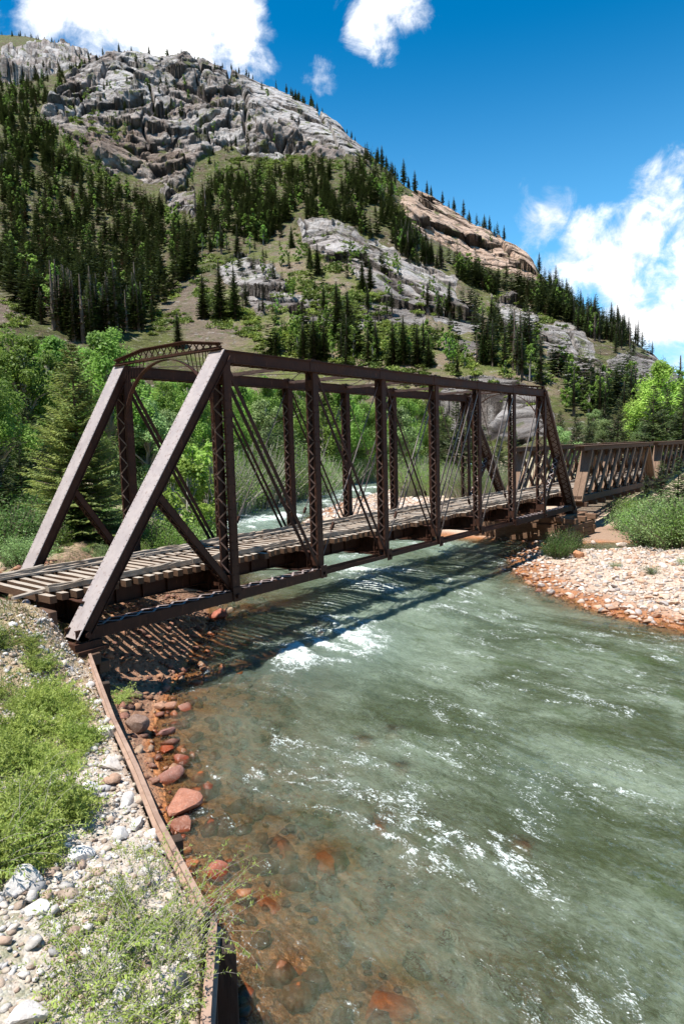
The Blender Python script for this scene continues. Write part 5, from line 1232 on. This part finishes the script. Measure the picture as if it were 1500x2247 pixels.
for i, (px, r_, yt) in enumerate(BK): put('willow_shrub', WIL, i, px, r_, yt, 'low willow at the back edge of the gravel behind the bridge', 'willow', 'willows behind the gravel', 1.1, crown='foliage', trunk='stems')
for i, (px, r_, yt, lb) in enumerate([(1000, 96, 872, 'tall dark spruce behind the right half of the trusses'), (975, 102, 905, 'dark spruce left of the tall one behind the trusses'), (1060, 92, 930, 'dark spruce behind the right portal'), (1035, 100, 900, 'dark spruce between two others behind the right trusses'), (1095, 96, 955, 'lower dark spruce right of the portal opening'), (1125, 104, 935, 'dark spruce behind the right end of the iron bridge'),
     (1265, 112, 905, 'pointed spruce above the first timber span'), (1292, 118, 918, 'smaller spruce above the middle of the first timber span'), (1355, 112, 872, 'tall spruce standing above the timber span cap'), (1395, 130, 905, 'spruce behind the lime green trees'), (1432, 100, 842, 'wide dark spruce in front of the lime tree crown'), (1462, 104, 850, 'dark spruce right of the wide one'), (1498, 98, 835, 'dark spruce cut by the right edge above the cap'), (1325, 140, 880, 'slim spruce in the background right of the truss'), (1228, 125, 900, 'dark spruce just right of the iron truss end post'), (1530, 110, 820, 'spruce outside the right edge')]): put('spruce_tree', DSP, i, px, r_, yt, lb, 'spruce', None, 1.05, 9)
for i, (px, r_, yt, lb) in enumerate([(1232, 104, 938, 'small round pale tree just right of the iron truss'), (1330, 122, 925, 'pale green tree between spruces above the timber span'), (1375, 150, 905, 'pale tree behind the tall spruce'), (1300, 150, 900, 'light leafy tree behind the pointed spruces'), (1405, 124, 930, 'pale leafy tree with bare twigs above the span')]): put('leafy_tree', BLP, i, px, r_, yt, lb, 'tree', None, 1.1)
put('leafy_tree', BLL, 0, 1452, 128, 812, 'lime green tree with a wide crown near the right edge', 'tree', None, 1.2)
put('leafy_tree', BLL, 1, 1412, 140, 858, 'second lime green crown left of the widest lime tree', 'tree', None, 1.)
put('leafy_tree', BLL, 1, 1515, 135, 830, 'lime green crown at the right edge', 'tree', None, 1.)
# right side brush below the timber span
put('spruce_tree', DSP, 1, 1452, 62, 1008, 'young dark spruce hiding the end of the timber span', 'spruce', None, 1.15, 9)
put('spruce_tree', DSP, 0, 1420, 66, 1040, 'short dark spruce left of the young one by the timber span', 'spruce', None, 1.1, 9)
put('spruce_tree', DSP, 0, 1490, 58, 1000, 'dark spruce at the right edge in front of the second span', 'spruce', None, 1.2, 9)
for i, (px, r_, yt) in enumerate([(1392, 58, 1108), (1422, 55, 1112), (1455, 52, 1104), (1486, 49, 1112), (1515, 50, 1095), (1375, 64, 1090), (1405, 62, 1085), (1478, 57, 1078), (1535, 50, 1080)]):
    put('leafy_shrub', BUSH, [0, 2, 0, 0, 2, 0, 2, 0, 0][i], px, r_, yt, 'light green bush on the sand bank beside the timber span', 'bush', 'bushes on the right sand bank', 1.25, crown='foliage', trunk='stems')
for i, (px, r_, py_, h_, lb) in enumerate([(1240, 47, 1180, 1.9, 'dark green bush growing against the timber crib pier'), (1222, 45.5, 1172, 1.5, 'small leafy bush left of the larger one at the crib pier')]):
    x, y = polar(px, r_); z0 = float(ground_z(np.array([x]), np.array([y]))[0]); plant('leafy_shrub', BUSH[1], (x, y, z0 - .05), h_, i, lb, 'bush', None, 'foliage', 'stems')
# behind the deck, left bank
for i, (px, r_, yt, k_, lb) in enumerate([(425, 46, 968, 2, 'tall young tree with fresh yellow green leaves between the left trusses'), (395, 43, 1010, 2, 'young leafy tree left of the tall fresh one'), (455, 50, 1030, 2, 'thin leafy sapling beside the river behind the deck')]):
    put('young_tree', [plant_mesh('y', broadleaf(1., .30, 700 + i, 2600, .019, 34, .12, 1.1, 3), 'leaf_lime', 'birch')], 0, px, r_, yt, lb, 'tree', None, 1.)
for i, (px, r_, yt) in enumerate([(340, 38, 1130), (370, 40, 1140), (320, 36, 1150), (400, 41, 1150), (430, 42, 1160), (290, 40, 1120), (250, 34, 1175), (215, 33, 1190), (270, 36, 1165), (130, 34, 1190), (165, 33, 1200), (100, 32, 1200), (250, 42, 1105), (210, 44, 1090), (225, 37, 1165)]): put('leafy_shrub', BUSH, [2, 0, 2, 0, 2, 1, 2, 0, 1][i % 9], px, r_, yt, 'low green bush on the left bank behind the deck', 'bush', 'bushes behind the deck', 1.1, crown='foliage', trunk='stems')
for i, (px, r_, yt) in enumerate([(15, 34, 1105), (50, 36, 1125), (85, 35, 1140), (-20, 33, 1090), (20, 42, 1070), (70, 45, 1060), (110, 46, 1080), (28, 30, 1170)]): put('leafy_shrub', BUSH, [0, 0, 2, 1, 1, 2, 1, 0][i], px, r_, yt, 'pale green shrub at the left edge beyond the deck', 'bush', 'pale shrubs at the left edge', 1.15, crown='foliage', trunk='stems')
# ------------------------------------------------------------ stones
SR = np.random.default_rng(77)
def ico(sub):
    import bmesh
    bm_ = bmesh.new(); bmesh.ops.create_icosphere(bm_, subdivisions=sub, radius=1.); V = np.array([v.co[:] for v in bm_.verts]); F = np.array([[v.index for v in f.verts] for f in bm_.faces]); bm_.free(); return V, F
def stone_shape(sub, seed, ang=.5):
    V, F = ico(sub); r = np.random.default_rng(seed)
    for _ in range(11):                  # planar cuts give worn facets
        n = r.normal(size=3); n /= np.linalg.norm(n); d = r.uniform(.42, .8); k = V @ n; V = V - np.outer(np.maximum(k - d, 0) * ang * 1.85, n)
    V = V * (1 + .10 * fbm3(V[:, 0] * 1.3 + seed, V[:, 1] * 1.3, V[:, 2] * 1.3, 3, seed))[:, None]
    return V * np.array([1., r.uniform(.62, .95), r.uniform(.42, .72)]), F
SH1 = [stone_shape(1, 900 + i) for i in range(12)]; SH3 = [stone_shape(3, 930 + i) for i in range(10)]
SHM = []
for i, (V, F) in enumerate(SH3):
    me = mesh_np('stone', V, [F], M['stone_o'], True); me.set_sharp_from_angle(angle=R(24)); SHM.append(me)
PAL = {'bar': [(.52, .42, .34), (.60, .52, .45), (.66, .61, .56), (.50, .32, .22), (.47, .39, .34), (.42, .38, .36), (.55, .38, .27), (.62, .55, .48)],
       'toe': [(.30, .15, .085), (.38, .20, .11), (.24, .11, .075), (.36, .25, .17), (.20, .10, .07), (.42, .27, .16)],
       'bank': [(.55, .53, .51), (.62, .59, .55), (.42, .41, .41), (.50, .42, .34), (.36, .26, .20), (.68, .65, .62), (.46, .36, .28), (.58, .52, .46)]}
stones = []                              # x, y, size, palette, region
def scatter(n, xr, yr, cond, smin, smax, pw, pal, reg):
    k = 0; tries = 0
    while k < n and tries < 60:
        tries += 1
        x = SR.uniform(*xr, 4000); y = SR.uniform(*yr, 4000); ok = cond(x, y); x = x[ok]; y = y[ok]
        for a, c in zip(x, y):
            if k >= n: break
            s = smin * (smax / smin) ** (SR.random() ** pw); stones.append((a, c, s, pal, reg)); k += 1
def fan(lo, hi):                         # keep to what the camera side can see
    def f(x, y):
        a = np.degrees(np.arctan2(x - CX, y - CY)); return (a > lo) & (a < hi)
    return f
vis = fan(18, 86)
inpool = lambda x, y: np.hypot(((x - POOL[0]) * .63 - (y - POOL[1]) * .78) / 3.0, ((x - POOL[0]) * .78 + (y - POOL[1]) * .63) / 2.2) < 1
mudz = lambda x, y: np.hypot(((x - POOL[0] - 5) * .63 - (y - POOL[1] - 3.2) * .78) / 5.5, ((x - POOL[0] - 5) * .78 + (y - POOL[1] - 3.2) * .63) / 4.2) < 1
scatter(8500, (17, 46), (-18, 5), lambda x, y: vis(x, y) & (sdf(RIVER, x, y) > -.5) & ~inpool(x, y) & ~mudz(x, y) & (x > 17), .05, .30, 2.0, 'bar', 'bar')
scatter(450, (17, 42), (-16, 3), lambda x, y: vis(x, y) & (sdf(RIVER, x, y) > -1.8) & (sdf(RIVER, x, y) < 0), .07, .24, 1.5, 'toe', 'baredge')
scatter(2200, (-10, 9), (-15, 8), lambda x, y: vis(x, y) & (sdf(BANK, x, y) > .05) & (sdf(RIVER, x, y) > -.6), .05, .26, 1.8, 'toe', 'toe')
scatter(900, (-8, 14), (-17, 8), lambda x, y: vis(x, y) & (sdf(RIVER, x, y) < -.4) & (segdist(RIVER[2:12], x, y, False) < 7.5 * (.5 + .5 * SR.random(x.shape))), .10, .42, 1.5, 'toe', 'sub')
scatter(6500, (-14, 0), (-17, 1.0), lambda x, y: vis(x, y) & (sdf(BANK, x, y) < -.06) & (sdf(BANK, x, y) > -9), .018, .09, 1.5, 'bank', 'bank')
scatter(900, (-13, 0), (-16, .2), lambda x, y: vis(x, y) & (sdf(BANK, x, y) < -.10) & (sdf(BANK, x, y) > -2.4) & (fbm2(x / 1.5, y / 1.5, 2, 7) > -.25), .05, .19, 1.6, 'bank', 'bank')
scatter(2600, (24, 105), (14, 62), lambda x, y: vis(x, y) & (sdf(RIVER, x, y) > -.4) & (sdf(RIVER, x, y) < 13) & (y < x * .8), .14, .5, 1.6, 'bar', 'back')
scatter(60, (34, 90), (28, 60), lambda x, y: vis(x, y) & (sdf(RIVER, x, y) < 0) & (sdf(RIVER, x, y) > -4), .2, .6, 1.2, 'toe', 'back')
S = np.array([(a, c, s) for a, c, s, _, _ in stones]); sz_ = ground_z(S[:, 0], S[:, 1])
dist = np.hypot(S[:, 0] - CX, S[:, 1] - CY); okz = ~((sz_ > -.2) & (S[:, 0] > 15))
appar = S[:, 2] / dist
regs = np.array([r_ for *_, r_ in stones]); zlim = (regs != 'sub') & okz & ~((regs == 'toe') & (sz_ < -2.75))
order = np.argsort(-np.where(zlim, appar, 0)); indiv = []
quota = {'bar': 100, 'baredge': 12, 'toe': 70, 'bank': 70, 'back': 16, 'sub': 0}
for i in order:
    if quota[regs[i]] > 0 and zlim[i]: quota[regs[i]] -= 1; indiv.append(i)
iset = set(int(i) for i in indiv)
SL = {'bar': ('tan or pinkish cobble on the right gravel bar', 'cobbles on the right gravel bar'), 'baredge': ('rusty wet stone at the water edge of the right gravel bar', 'wet stones at the gravel bar edge'),
      'toe': ('reddish brown stone between the rail wall and the river', 'reddish stones below the rail wall'), 'bank': ('pale grey or white stone on the left bank behind the rail', 'pale stones on the left bank'), 'back': ('orange tan stone on the gravel behind the bridge', 'stones on the gravel behind the bridge')}
for i in indiv:
    a, c, s, pal, rg_ = stones[i]; cl = PAL[pal][int(SR.integers(len(PAL[pal])))]; v_ = SR.uniform(.75, 1.2)
    o = addo('stone', SHM[int(SR.integers(10))], None, (a, c, sz_[i] + s * .22), 0, (s, s, s)); o.rotation_euler = (SR.normal(0, .25), SR.normal(0, .25), SR.random() * 6.28)
    o.color = (cl[0] * v_, cl[1] * v_, cl[2] * v_, 1); tag(o, SL[rg_][0], 'stone', SL[rg_][1])
groups = {}
for i, (a, c, s, pal, rg_) in enumerate(stones):
    if i in iset or not okz[i]: continue
    V, F = SH1[i % 12]; th = SR.random() * 6.283; ca, sa = math.cos(th), math.sin(th); tl = SR.normal(0, .25)
    W = np.stack([V[:, 0], V[:, 1], V[:, 2] + tl * V[:, 0]], -1) * s; W = np.stack([W[:, 0] * ca - W[:, 1] * sa, W[:, 0] * sa + W[:, 1] * ca, W[:, 2]], -1) + [a, c, sz_[i] + s * .15]
    cl = np.array(PAL[pal][int(SR.integers(len(PAL[pal])))]) * SR.uniform(.7, 1.2); g = groups.setdefault('back' if rg_ == 'back' else {'baredge': 'bar', 'sub': 'toe'}.get(rg_, rg_), [[], [], [], 0])
    g[0].append(W); g[1].append(F + g[3]); g[2].append(np.repeat(cl[None], len(V), 0)); g[3] += len(V)
GN = {'bar': ('bar_cobbles', 'countless tan and pinkish cobbles covering the right gravel bar'), 'toe': ('shore_cobbles', 'small rusty stones along the left waterline and under the shallow water'), 'bank': ('bank_gravel', 'pale small gravel covering the left bank behind the rail'), 'back': ('back_cobbles', 'orange tan cobbles on the gravel strip behind the bridge')}
for k, g in groups.items():
    o = addo(GN[k][0], mesh_np(GN[k][0], np.concatenate(g[0]), [np.concatenate(g[1])], M['stone'], False, colattr=np.concatenate(g[2]))); tag(o, GN[k][1], 'stones', kind='stuff')
# chosen boulders (photo x, y of the middle, z, radius in photo px, colour, label)
BO = [(403, 1768, -2.40, 50, (.36, .155, .10), 'big wet red boulder at the left waterline below the rail'), (398, 1812, -2.45, 30, (.28, .12, .08), 'reddish boulder touching the near side of the big wet red boulder'),
      (372, 1708, -2.45, 32, (.26, .12, .09), 'purple brown boulder just upstream of the big red boulder'), (400, 1674, -2.55, 24, (.30, .12, .08), 'small red boulder in the shallow water above the purple one'), (298, 1592, -2.1, 26, (.20, .13, .10), 'dark grey brown boulder leaning against the rail wall'),
      (405, 1552, -2.42, 20, (.34, .16, .11), 'flat reddish stone at the outer end of the row of shore stones'), (376, 1550, -2.4, 18, (.33, .17, .11), 'round reddish stone in the middle of the row of shore stones'), (350, 1552, -2.38, 14, (.36, .2, .13), 'smaller stone at the wall end of the row of shore stones'),
      (478, 1918, -2.5, 30, (.30, .10, .06), 'dark red boulder in the shallows beside the lower shrub'), (367, 1608, -2.4, 18, (.25, .12, .1), 'dark wet stone right of the leaning boulder'), (364, 1648, -2.52, 22, (.38, .12, .06), 'flat red stone awash below the leaning boulder'),
      (480, 1350, -2.35, 22, (.40, .13, .08), 'flat red slab under the bridge by the second panel'), (500, 1340, -2.3, 14, (.40, .28, .18), 'tan stone on top of the shore rocks under the bridge'), (330, 1466, -2.2, 14, (.42, .22, .13), 'orange stone in the bridge shadow near the wall'),
      (1268, 1217, -2.0, 13, (.50, .24, .12), 'round orange boulder on the gravel bar near the crib pier'), (1212, 1177, -1.9, 12, (.52, .40, .3), 'tan boulder beside the bush at the crib pier'), (1228, 1186, -1.95, 10, (.5, .4, .32), 'tan boulder right of the one beside the bush'), (1362, 1196, -2.2, 12, (.6, .5, .42), 'pale flat boulder at the edge of the muddy pool'), (1300, 1192, -2.2, 9, (.55, .45, .38), 'round pale boulder left of the muddy pool'),
      (1195, 1192, -2.0, 9, (.48, .28, .16), 'orange stone by the waterline left of the crib bush'), (1188, 1152, -1.6, 14, (.45, .25, .15), 'reddish boulder in shade beside the crib pier'), (1180, 1296, -2.4, 9, (.3, .15, .1), 'dark wet stone standing at the bar edge'),
      (278, 1752, -.55, 21, (.50, .49, .48), 'round light grey boulder touching the rail on its land side'), (245, 1682, -.6, 26, (.60, .55, .50), 'broad cream boulder behind the rail, above a brown flat rock'), (232, 1612, -.6, 22, (.64, .61, .58), 'pale upright boulder near the upper part of the rail'), (195, 1735, -.6, 26, (.62, .60, .58), 'white boulder left of the round grey one'), (246, 1716, -.6, 24, (.42, .27, .19), 'flat brown rock below the cream boulder'),
      (180, 1895, -.6, 26, (.66, .64, .62), 'white boulder at the edge of the lower gravel patch'), (262, 1836, -.6, 22, (.62, .6, .57), 'pale rock in the middle of the gravel near the rail'), (300, 1810, -.6, 20, (.58, .57, .56), 'light grey rock touching the rail beside the pale rocks'), (84, 2005, -.45, 26, (.62, .6, .58), 'long white rock at the left of the lower shrub'), (40, 1945, -.4, 40, (.66, .63, .6), 'wide pale boulder at the left edge above the lower gravel'), (60, 1375, 0.2, 14, (.35, .33, .36), 'grey stone in the dry grass near the abutment'), (60, 2230, -.4, 36, (.6, .57, .55), 'pale boulder cut by the bottom edge at left'), (370, 2180, -.6, 40, (.58, .5, .44), 'pale rock under the lower shrub beside the rail')]
for (px, py, rp, lb) in SUBROCKS:
    BO.append((px, py, -2.66, rp, (.62, .26, .09), lb))
for i, (px, py, z, rp, cl, lb) in enumerate(BO):
    g = at(px, py, z); r_ = rp * np.linalg.norm(g - CAM) / FPX; d_ = pxdir(px, py); g = g + d_ * r_ * .3
    gz = float(ground_z(np.array([g[0]]), np.array([g[1]]))[0])
    o = addo('boulder', SHM[i % 10], None, (g[0], g[1], z - r_ * .45 if z == -2.66 else (gz + r_ * .25) if z > -1.9 else max(z, gz + r_ * .15)), 0, (r_ * 1.05, r_ * 1.05, r_ * 1.15)); o.rotation_euler = (.1 * (i % 3), .08 * (i % 4), i * 1.3 + .6)
    o.color = (*cl, 1); tag(o, lb, 'boulder')

# ------------------------------------------------------------ foreground plants
FR = np.random.default_rng(21)
def arching(nst, L, seed, leaf=.028, per=34, spread=1., flat=.5, aim=None, stemr=.006):
    r = np.random.default_rng(seed); tk = MB(); C_ = []; D_ = []
    for k in range(nst):
        a = r.random() * 6.283 if aim is None else aim + r.normal(0, .7); ln = L * r.uniform(.5, 1.1); up = r.uniform(.35, 1.1); pts = []; p_ = np.array([r.normal(0, .10 * L), r.normal(0, .10 * L), -.05]); el = up + .3
        for j in range(8):
            pts.append(p_.copy()); d = np.array([math.cos(a) * math.cos(el) * spread, math.sin(a) * math.cos(el) * spread, math.sin(el)]); p_ = p_ + d * ln / 7; el -= r.uniform(.05, .28); a += r.normal(0, .12)
        tk.tube(pts, [stemr * (1 - j / 9) for j in range(8)], 4, False)
        P_ = np.array(pts); n = int(per * ln / L * r.uniform(.6, 1.2)); u_ = r.random(n) ** .8 * 6.99; i0 = u_.astype(int); f = (u_ - i0)[:, None]
        q = P_[i0] * (1 - f) + P_[i0 + 1] * f; dd = P_[i0 + 1] - P_[i0]; dd /= np.linalg.norm(dd, axis=1)[:, None]
        sd_ = r.normal(size=(n, 3)); sd_ -= dd * (sd_ * dd).sum(1)[:, None]; sd_ /= np.linalg.norm(sd_, axis=1)[:, None]
        lf = dd * .6 + sd_ * .9; lf /= np.linalg.norm(lf, axis=1)[:, None]; C_.append(q); D_.append(lf)
    C_ = np.concatenate(C_); D_ = np.concatenate(D_); n = len(C_); w_ = np.cross(D_, r.normal(size=(n, 3)) * .4 + [0, 0, 1]); w_ /= np.linalg.norm(w_, axis=1)[:, None] + 1e-9
    s_ = (leaf * r.uniform(.6, 1.3, n))[:, None]
    V = np.stack([C_, C_ + D_ * s_ * .9 + w_ * s_ * .32, C_ + D_ * s_ * 2., C_ + D_ * s_ * .9 - w_ * s_ * .32], 1).reshape(-1, 3)
    return V, np.arange(4 * n).reshape(n, 4), tk
AR = [plant_mesh('r', arching(38, 1.15, 800 + i, .030, 50), 'leaf_fore', 'birch') for i in range(3)]
ARL = [plant_mesh('r', arching(26, 2.0, 810, .030, 70, 1.1, .3, -.35), 'leaf_fore', 'birch'), plant_mesh('r', arching(16, 1.5, 811, .030, 50, 1.1, .3, .1), 'leaf_fore', 'birch')]
LOWP = [plant_mesh('r', arching(90, .62, 820 + i, .022, 42, 1., stemr=.003), ['leaf_fore', 'leaf_pale', 'leaf_fore'][i], 'birch') for i in range(3)]
def put_px(name, lib, px, py, z, s, rz, label, cat='shrub', group=None):
    g = at(px, py, z); gz = float(ground_z(np.array([g[0]]), np.array([g[1]]))[0])
    return plant(name, lib, (g[0], g[1], gz), s, rz, label, cat, group, 'foliage', 'stems')
for i, (px, py, s, lb) in enumerate([(300, 2080, 1.0, 'leafy willow shrub on the bank at the bottom, left of the rail'), (200, 2190, 1.0, 'spreading shrub at the bottom left of the picture'), (330, 2230, .9, 'low shrub at the bottom edge beside the straight rail'), (390, 2040, .8, 'leafy shrub growing over the lower end of the long rail'), (270, 1985, .75, 'small upright shrub above the lower willow, near the pale rocks')]): put_px('willow_shrub', AR[i % 3], px, py, -.6, s, i * 1.4, lb)
put_px('willow_shrub', ARL[0], 375, 2110, -.6, .8, -.1, 'shrub with long bare arching twigs reaching over the rail toward the water')
put_px('willow_shrub', ARL[1], 330, 1960, -.6, .75, .15, 'thin twiggy shrub whose twigs cross the rail above the lower shrub')
put_px('willow_shrub', AR[1], 45, 1830, -.2, 1.1, .4, 'large dark sided shrub at the left edge, middle of the bank'); put_px('willow_shrub', AR[2], -30, 1880, -.1, 1.15, 2.4, 'shaded shrub cut by the left edge'); put_px('willow_shrub', AR[0], 60, 1740, -.1, 1.05, 4., 'rounded green shrub behind the large dark sided shrub')
put_px('leafy_shrub', LOWP[0], 275, 1535, -2.1, 1.0, 0, 'small bright green plant on the river side of the rail wall'); put_px('leafy_shrub', LOWP[2], 262, 1548, -2.1, .8, 1, 'low green tuft beside the bright plant below the wall')
put_px('leafy_shrub', LOWP[0], 128, 1345, .3, 1.2, 2, 'leafy green sapling growing beside the foot of the near end post'); put_px('leafy_shrub', LOWP[2], 105, 1335, .3, .9, 3, 'reddish stemmed plant left of the sapling at the abutment'); put_px('leafy_shrub', LOWP[0], 148, 1400, -.6, .5, 3, 'small sprig under the foot of the near end post')
for i, (px, py) in enumerate([(1348, 1246), (1428, 1262), (1380, 1170), (1500, 1250)]): put_px('leafy_shrub', LOWP[1], px, py, -2.2, [.9, 1.2, .9, 1.][i], i, ['small green tuft in the middle of the gravel bar', 'wider green tuft on the gravel bar at right', 'green tuft on the sand below the bushes', 'green tuft at the right edge of the gravel bar'][i])
# ground cover: leafy sprigs
def cover(nm, n, xr, yr, cond, s0, s1, mat, lab, cat, leaf=.02, tall=.5):
    Vs = []; k = 0
    while k < n:
        x = FR.uniform(*xr, 2000); y = FR.uniform(*yr, 2000); ok = cond(x, y); x = x[ok][:n - k]; y = y[ok][:n - k]; z = ground_z(x, y); k += len(x)
        if not len(x): break
        for a, c, e in zip(x, y, z):
            m_ = 26; s_ = FR.uniform(s0, s1); g = FR.normal(size=(m_, 3)) * [s_ * .45, s_ * .45, s_ * tall]; g[:, 2] = np.abs(g[:, 2]); V, _ = quads_cloud(g + [a, c, e], leaf, .6, FR, .4); Vs.append(V)
    V = np.concatenate(Vs); o = addo(nm, mesh_np(nm, V, [np.arange(len(V)).reshape(-1, 4)], M[mat])); tag(o, lab, cat, kind='stuff')
gpoly = lambda P_, z=-.3: [tuple(at(a, c, z)[:2]) for a, c in P_]
G1_ = gpoly([(-60, 1470), (90, 1450), (190, 1560), (215, 1640), (180, 1720), (150, 1850), (60, 1900), (-60, 1920)])
GCV = [arching(46, .62, 850 + i, .024, 46, .8, stemr=.003) for i in range(4)]; Vs = []
x = FR.uniform(-14, 0, 9000); y = FR.uniform(-14, 3, 9000); ok = inpoly(G1_, x, y) & (fbm2(x / 1.1, y / 1.1, 2, 61) > -.05); x = x[ok][:150]; y = y[ok][:150]; z = ground_z(x, y); kk = fbm2(x / 1.3, y / 1.3, 2, 63)
for i in range(len(x)):
    V = GCV[i % 4][0] * (.55 + 1.0 * max(0, .5 + kk[i]) * FR.uniform(.6, 1.3)); a = FR.random() * 6.28; V = np.stack([V[:, 0] * math.cos(a) - V[:, 1] * math.sin(a), V[:, 0] * math.sin(a) + V[:, 1] * math.cos(a), V[:, 2]], -1); Vs.append(V + [x[i], y[i], z[i]])
V = np.concatenate(Vs); o = addo('ground_cover', mesh_np('ground_cover', V, [np.arange(len(V)).reshape(-1, 4)], M['leaf_fore'])); tag(o, 'yellow green leafy ground cover on the left bank', 'ground cover', kind='stuff')
G2_ = gpoly([(60, 2000), (230, 1960), (430, 2040), (440, 2300), (60, 2300), (120, 2120)], -.6)
cover('low_weeds', 700, (-14, -4), (-17, -6), lambda x, y: inpoly(G2_, x, y) | ((sdf(BANK, x, y) < -.2) & (sdf(BANK, x, y) > -3) & (fbm2(x / .8, y / .8, 2, 9) > .38)), .05, .18, 'leaf_fore', 'low green weeds between the pale stones', 'weeds', .018, .5)
def blades(nm, n, xr, yr, cond, h0, h1, mat, lab, cat):
    x = FR.uniform(*xr, n * 6); y = FR.uniform(*yr, n * 6); ok = cond(x, y); x = x[ok][:n]; y = y[ok][:n]; z = ground_z(x, y); m_ = len(x); a = FR.random(m_) * 6.283; h_ = FR.uniform(h0, h1, m_); l_ = FR.normal(0, .6, (m_, 2)) * h_[:, None]
    b_ = np.stack([x, y, z - .02], -1); s_ = np.stack([np.cos(a), np.sin(a), a * 0], -1) * .008; md_ = b_ + np.stack([l_[:, 0] * .35, l_[:, 1] * .35, h_ * .65], -1); tp_ = b_ + np.stack([l_[:, 0], l_[:, 1], h_], -1)
    V = np.stack([b_ - s_, b_ + s_, md_ + s_ * .7, tp_, md_ - s_ * .7], 1).reshape(-1, 3); o = addo(nm, mesh_np(nm, V, [np.arange(5 * m_).reshape(-1, 5)], M[mat])); tag(o, lab, cat, kind='stuff')
blades('dry_grass', 15000, (-12, 1), (-6, 9), lambda x, y: (sdf(BANK, x, y) < -.1) & (fbm2(x / 1.2, y / 1.2, 3, 12) > -.15), .05, .22, 'straw', 'pale dry grass on the bank near the bridge end', 'grass')
blades('green_grass', 9000, (-12, 6), (-4, 16), lambda x, y: (sdf(BANK, x, y) < -.5) & (fbm2(x / 1.6, y / 1.6, 3, 14) > .05), .08, .28, 'leaf_pale', 'short green grass on the left bank beyond the tracks', 'grass')
GB = [tuple(at(a, c, -1.4)[:2]) for a, c in [(1370, 1150), (1420, 1120), (1620, 1100), (1640, 1180), (1500, 1185), (1420, 1180)]]
blades('bank_grass', 9000, (25, 75), (-25, 8), lambda x, y: inpoly(GB, x, y), .2, .6, 'leaf_pale', 'green grass at the foot of the bushes on the right bank', 'grass')
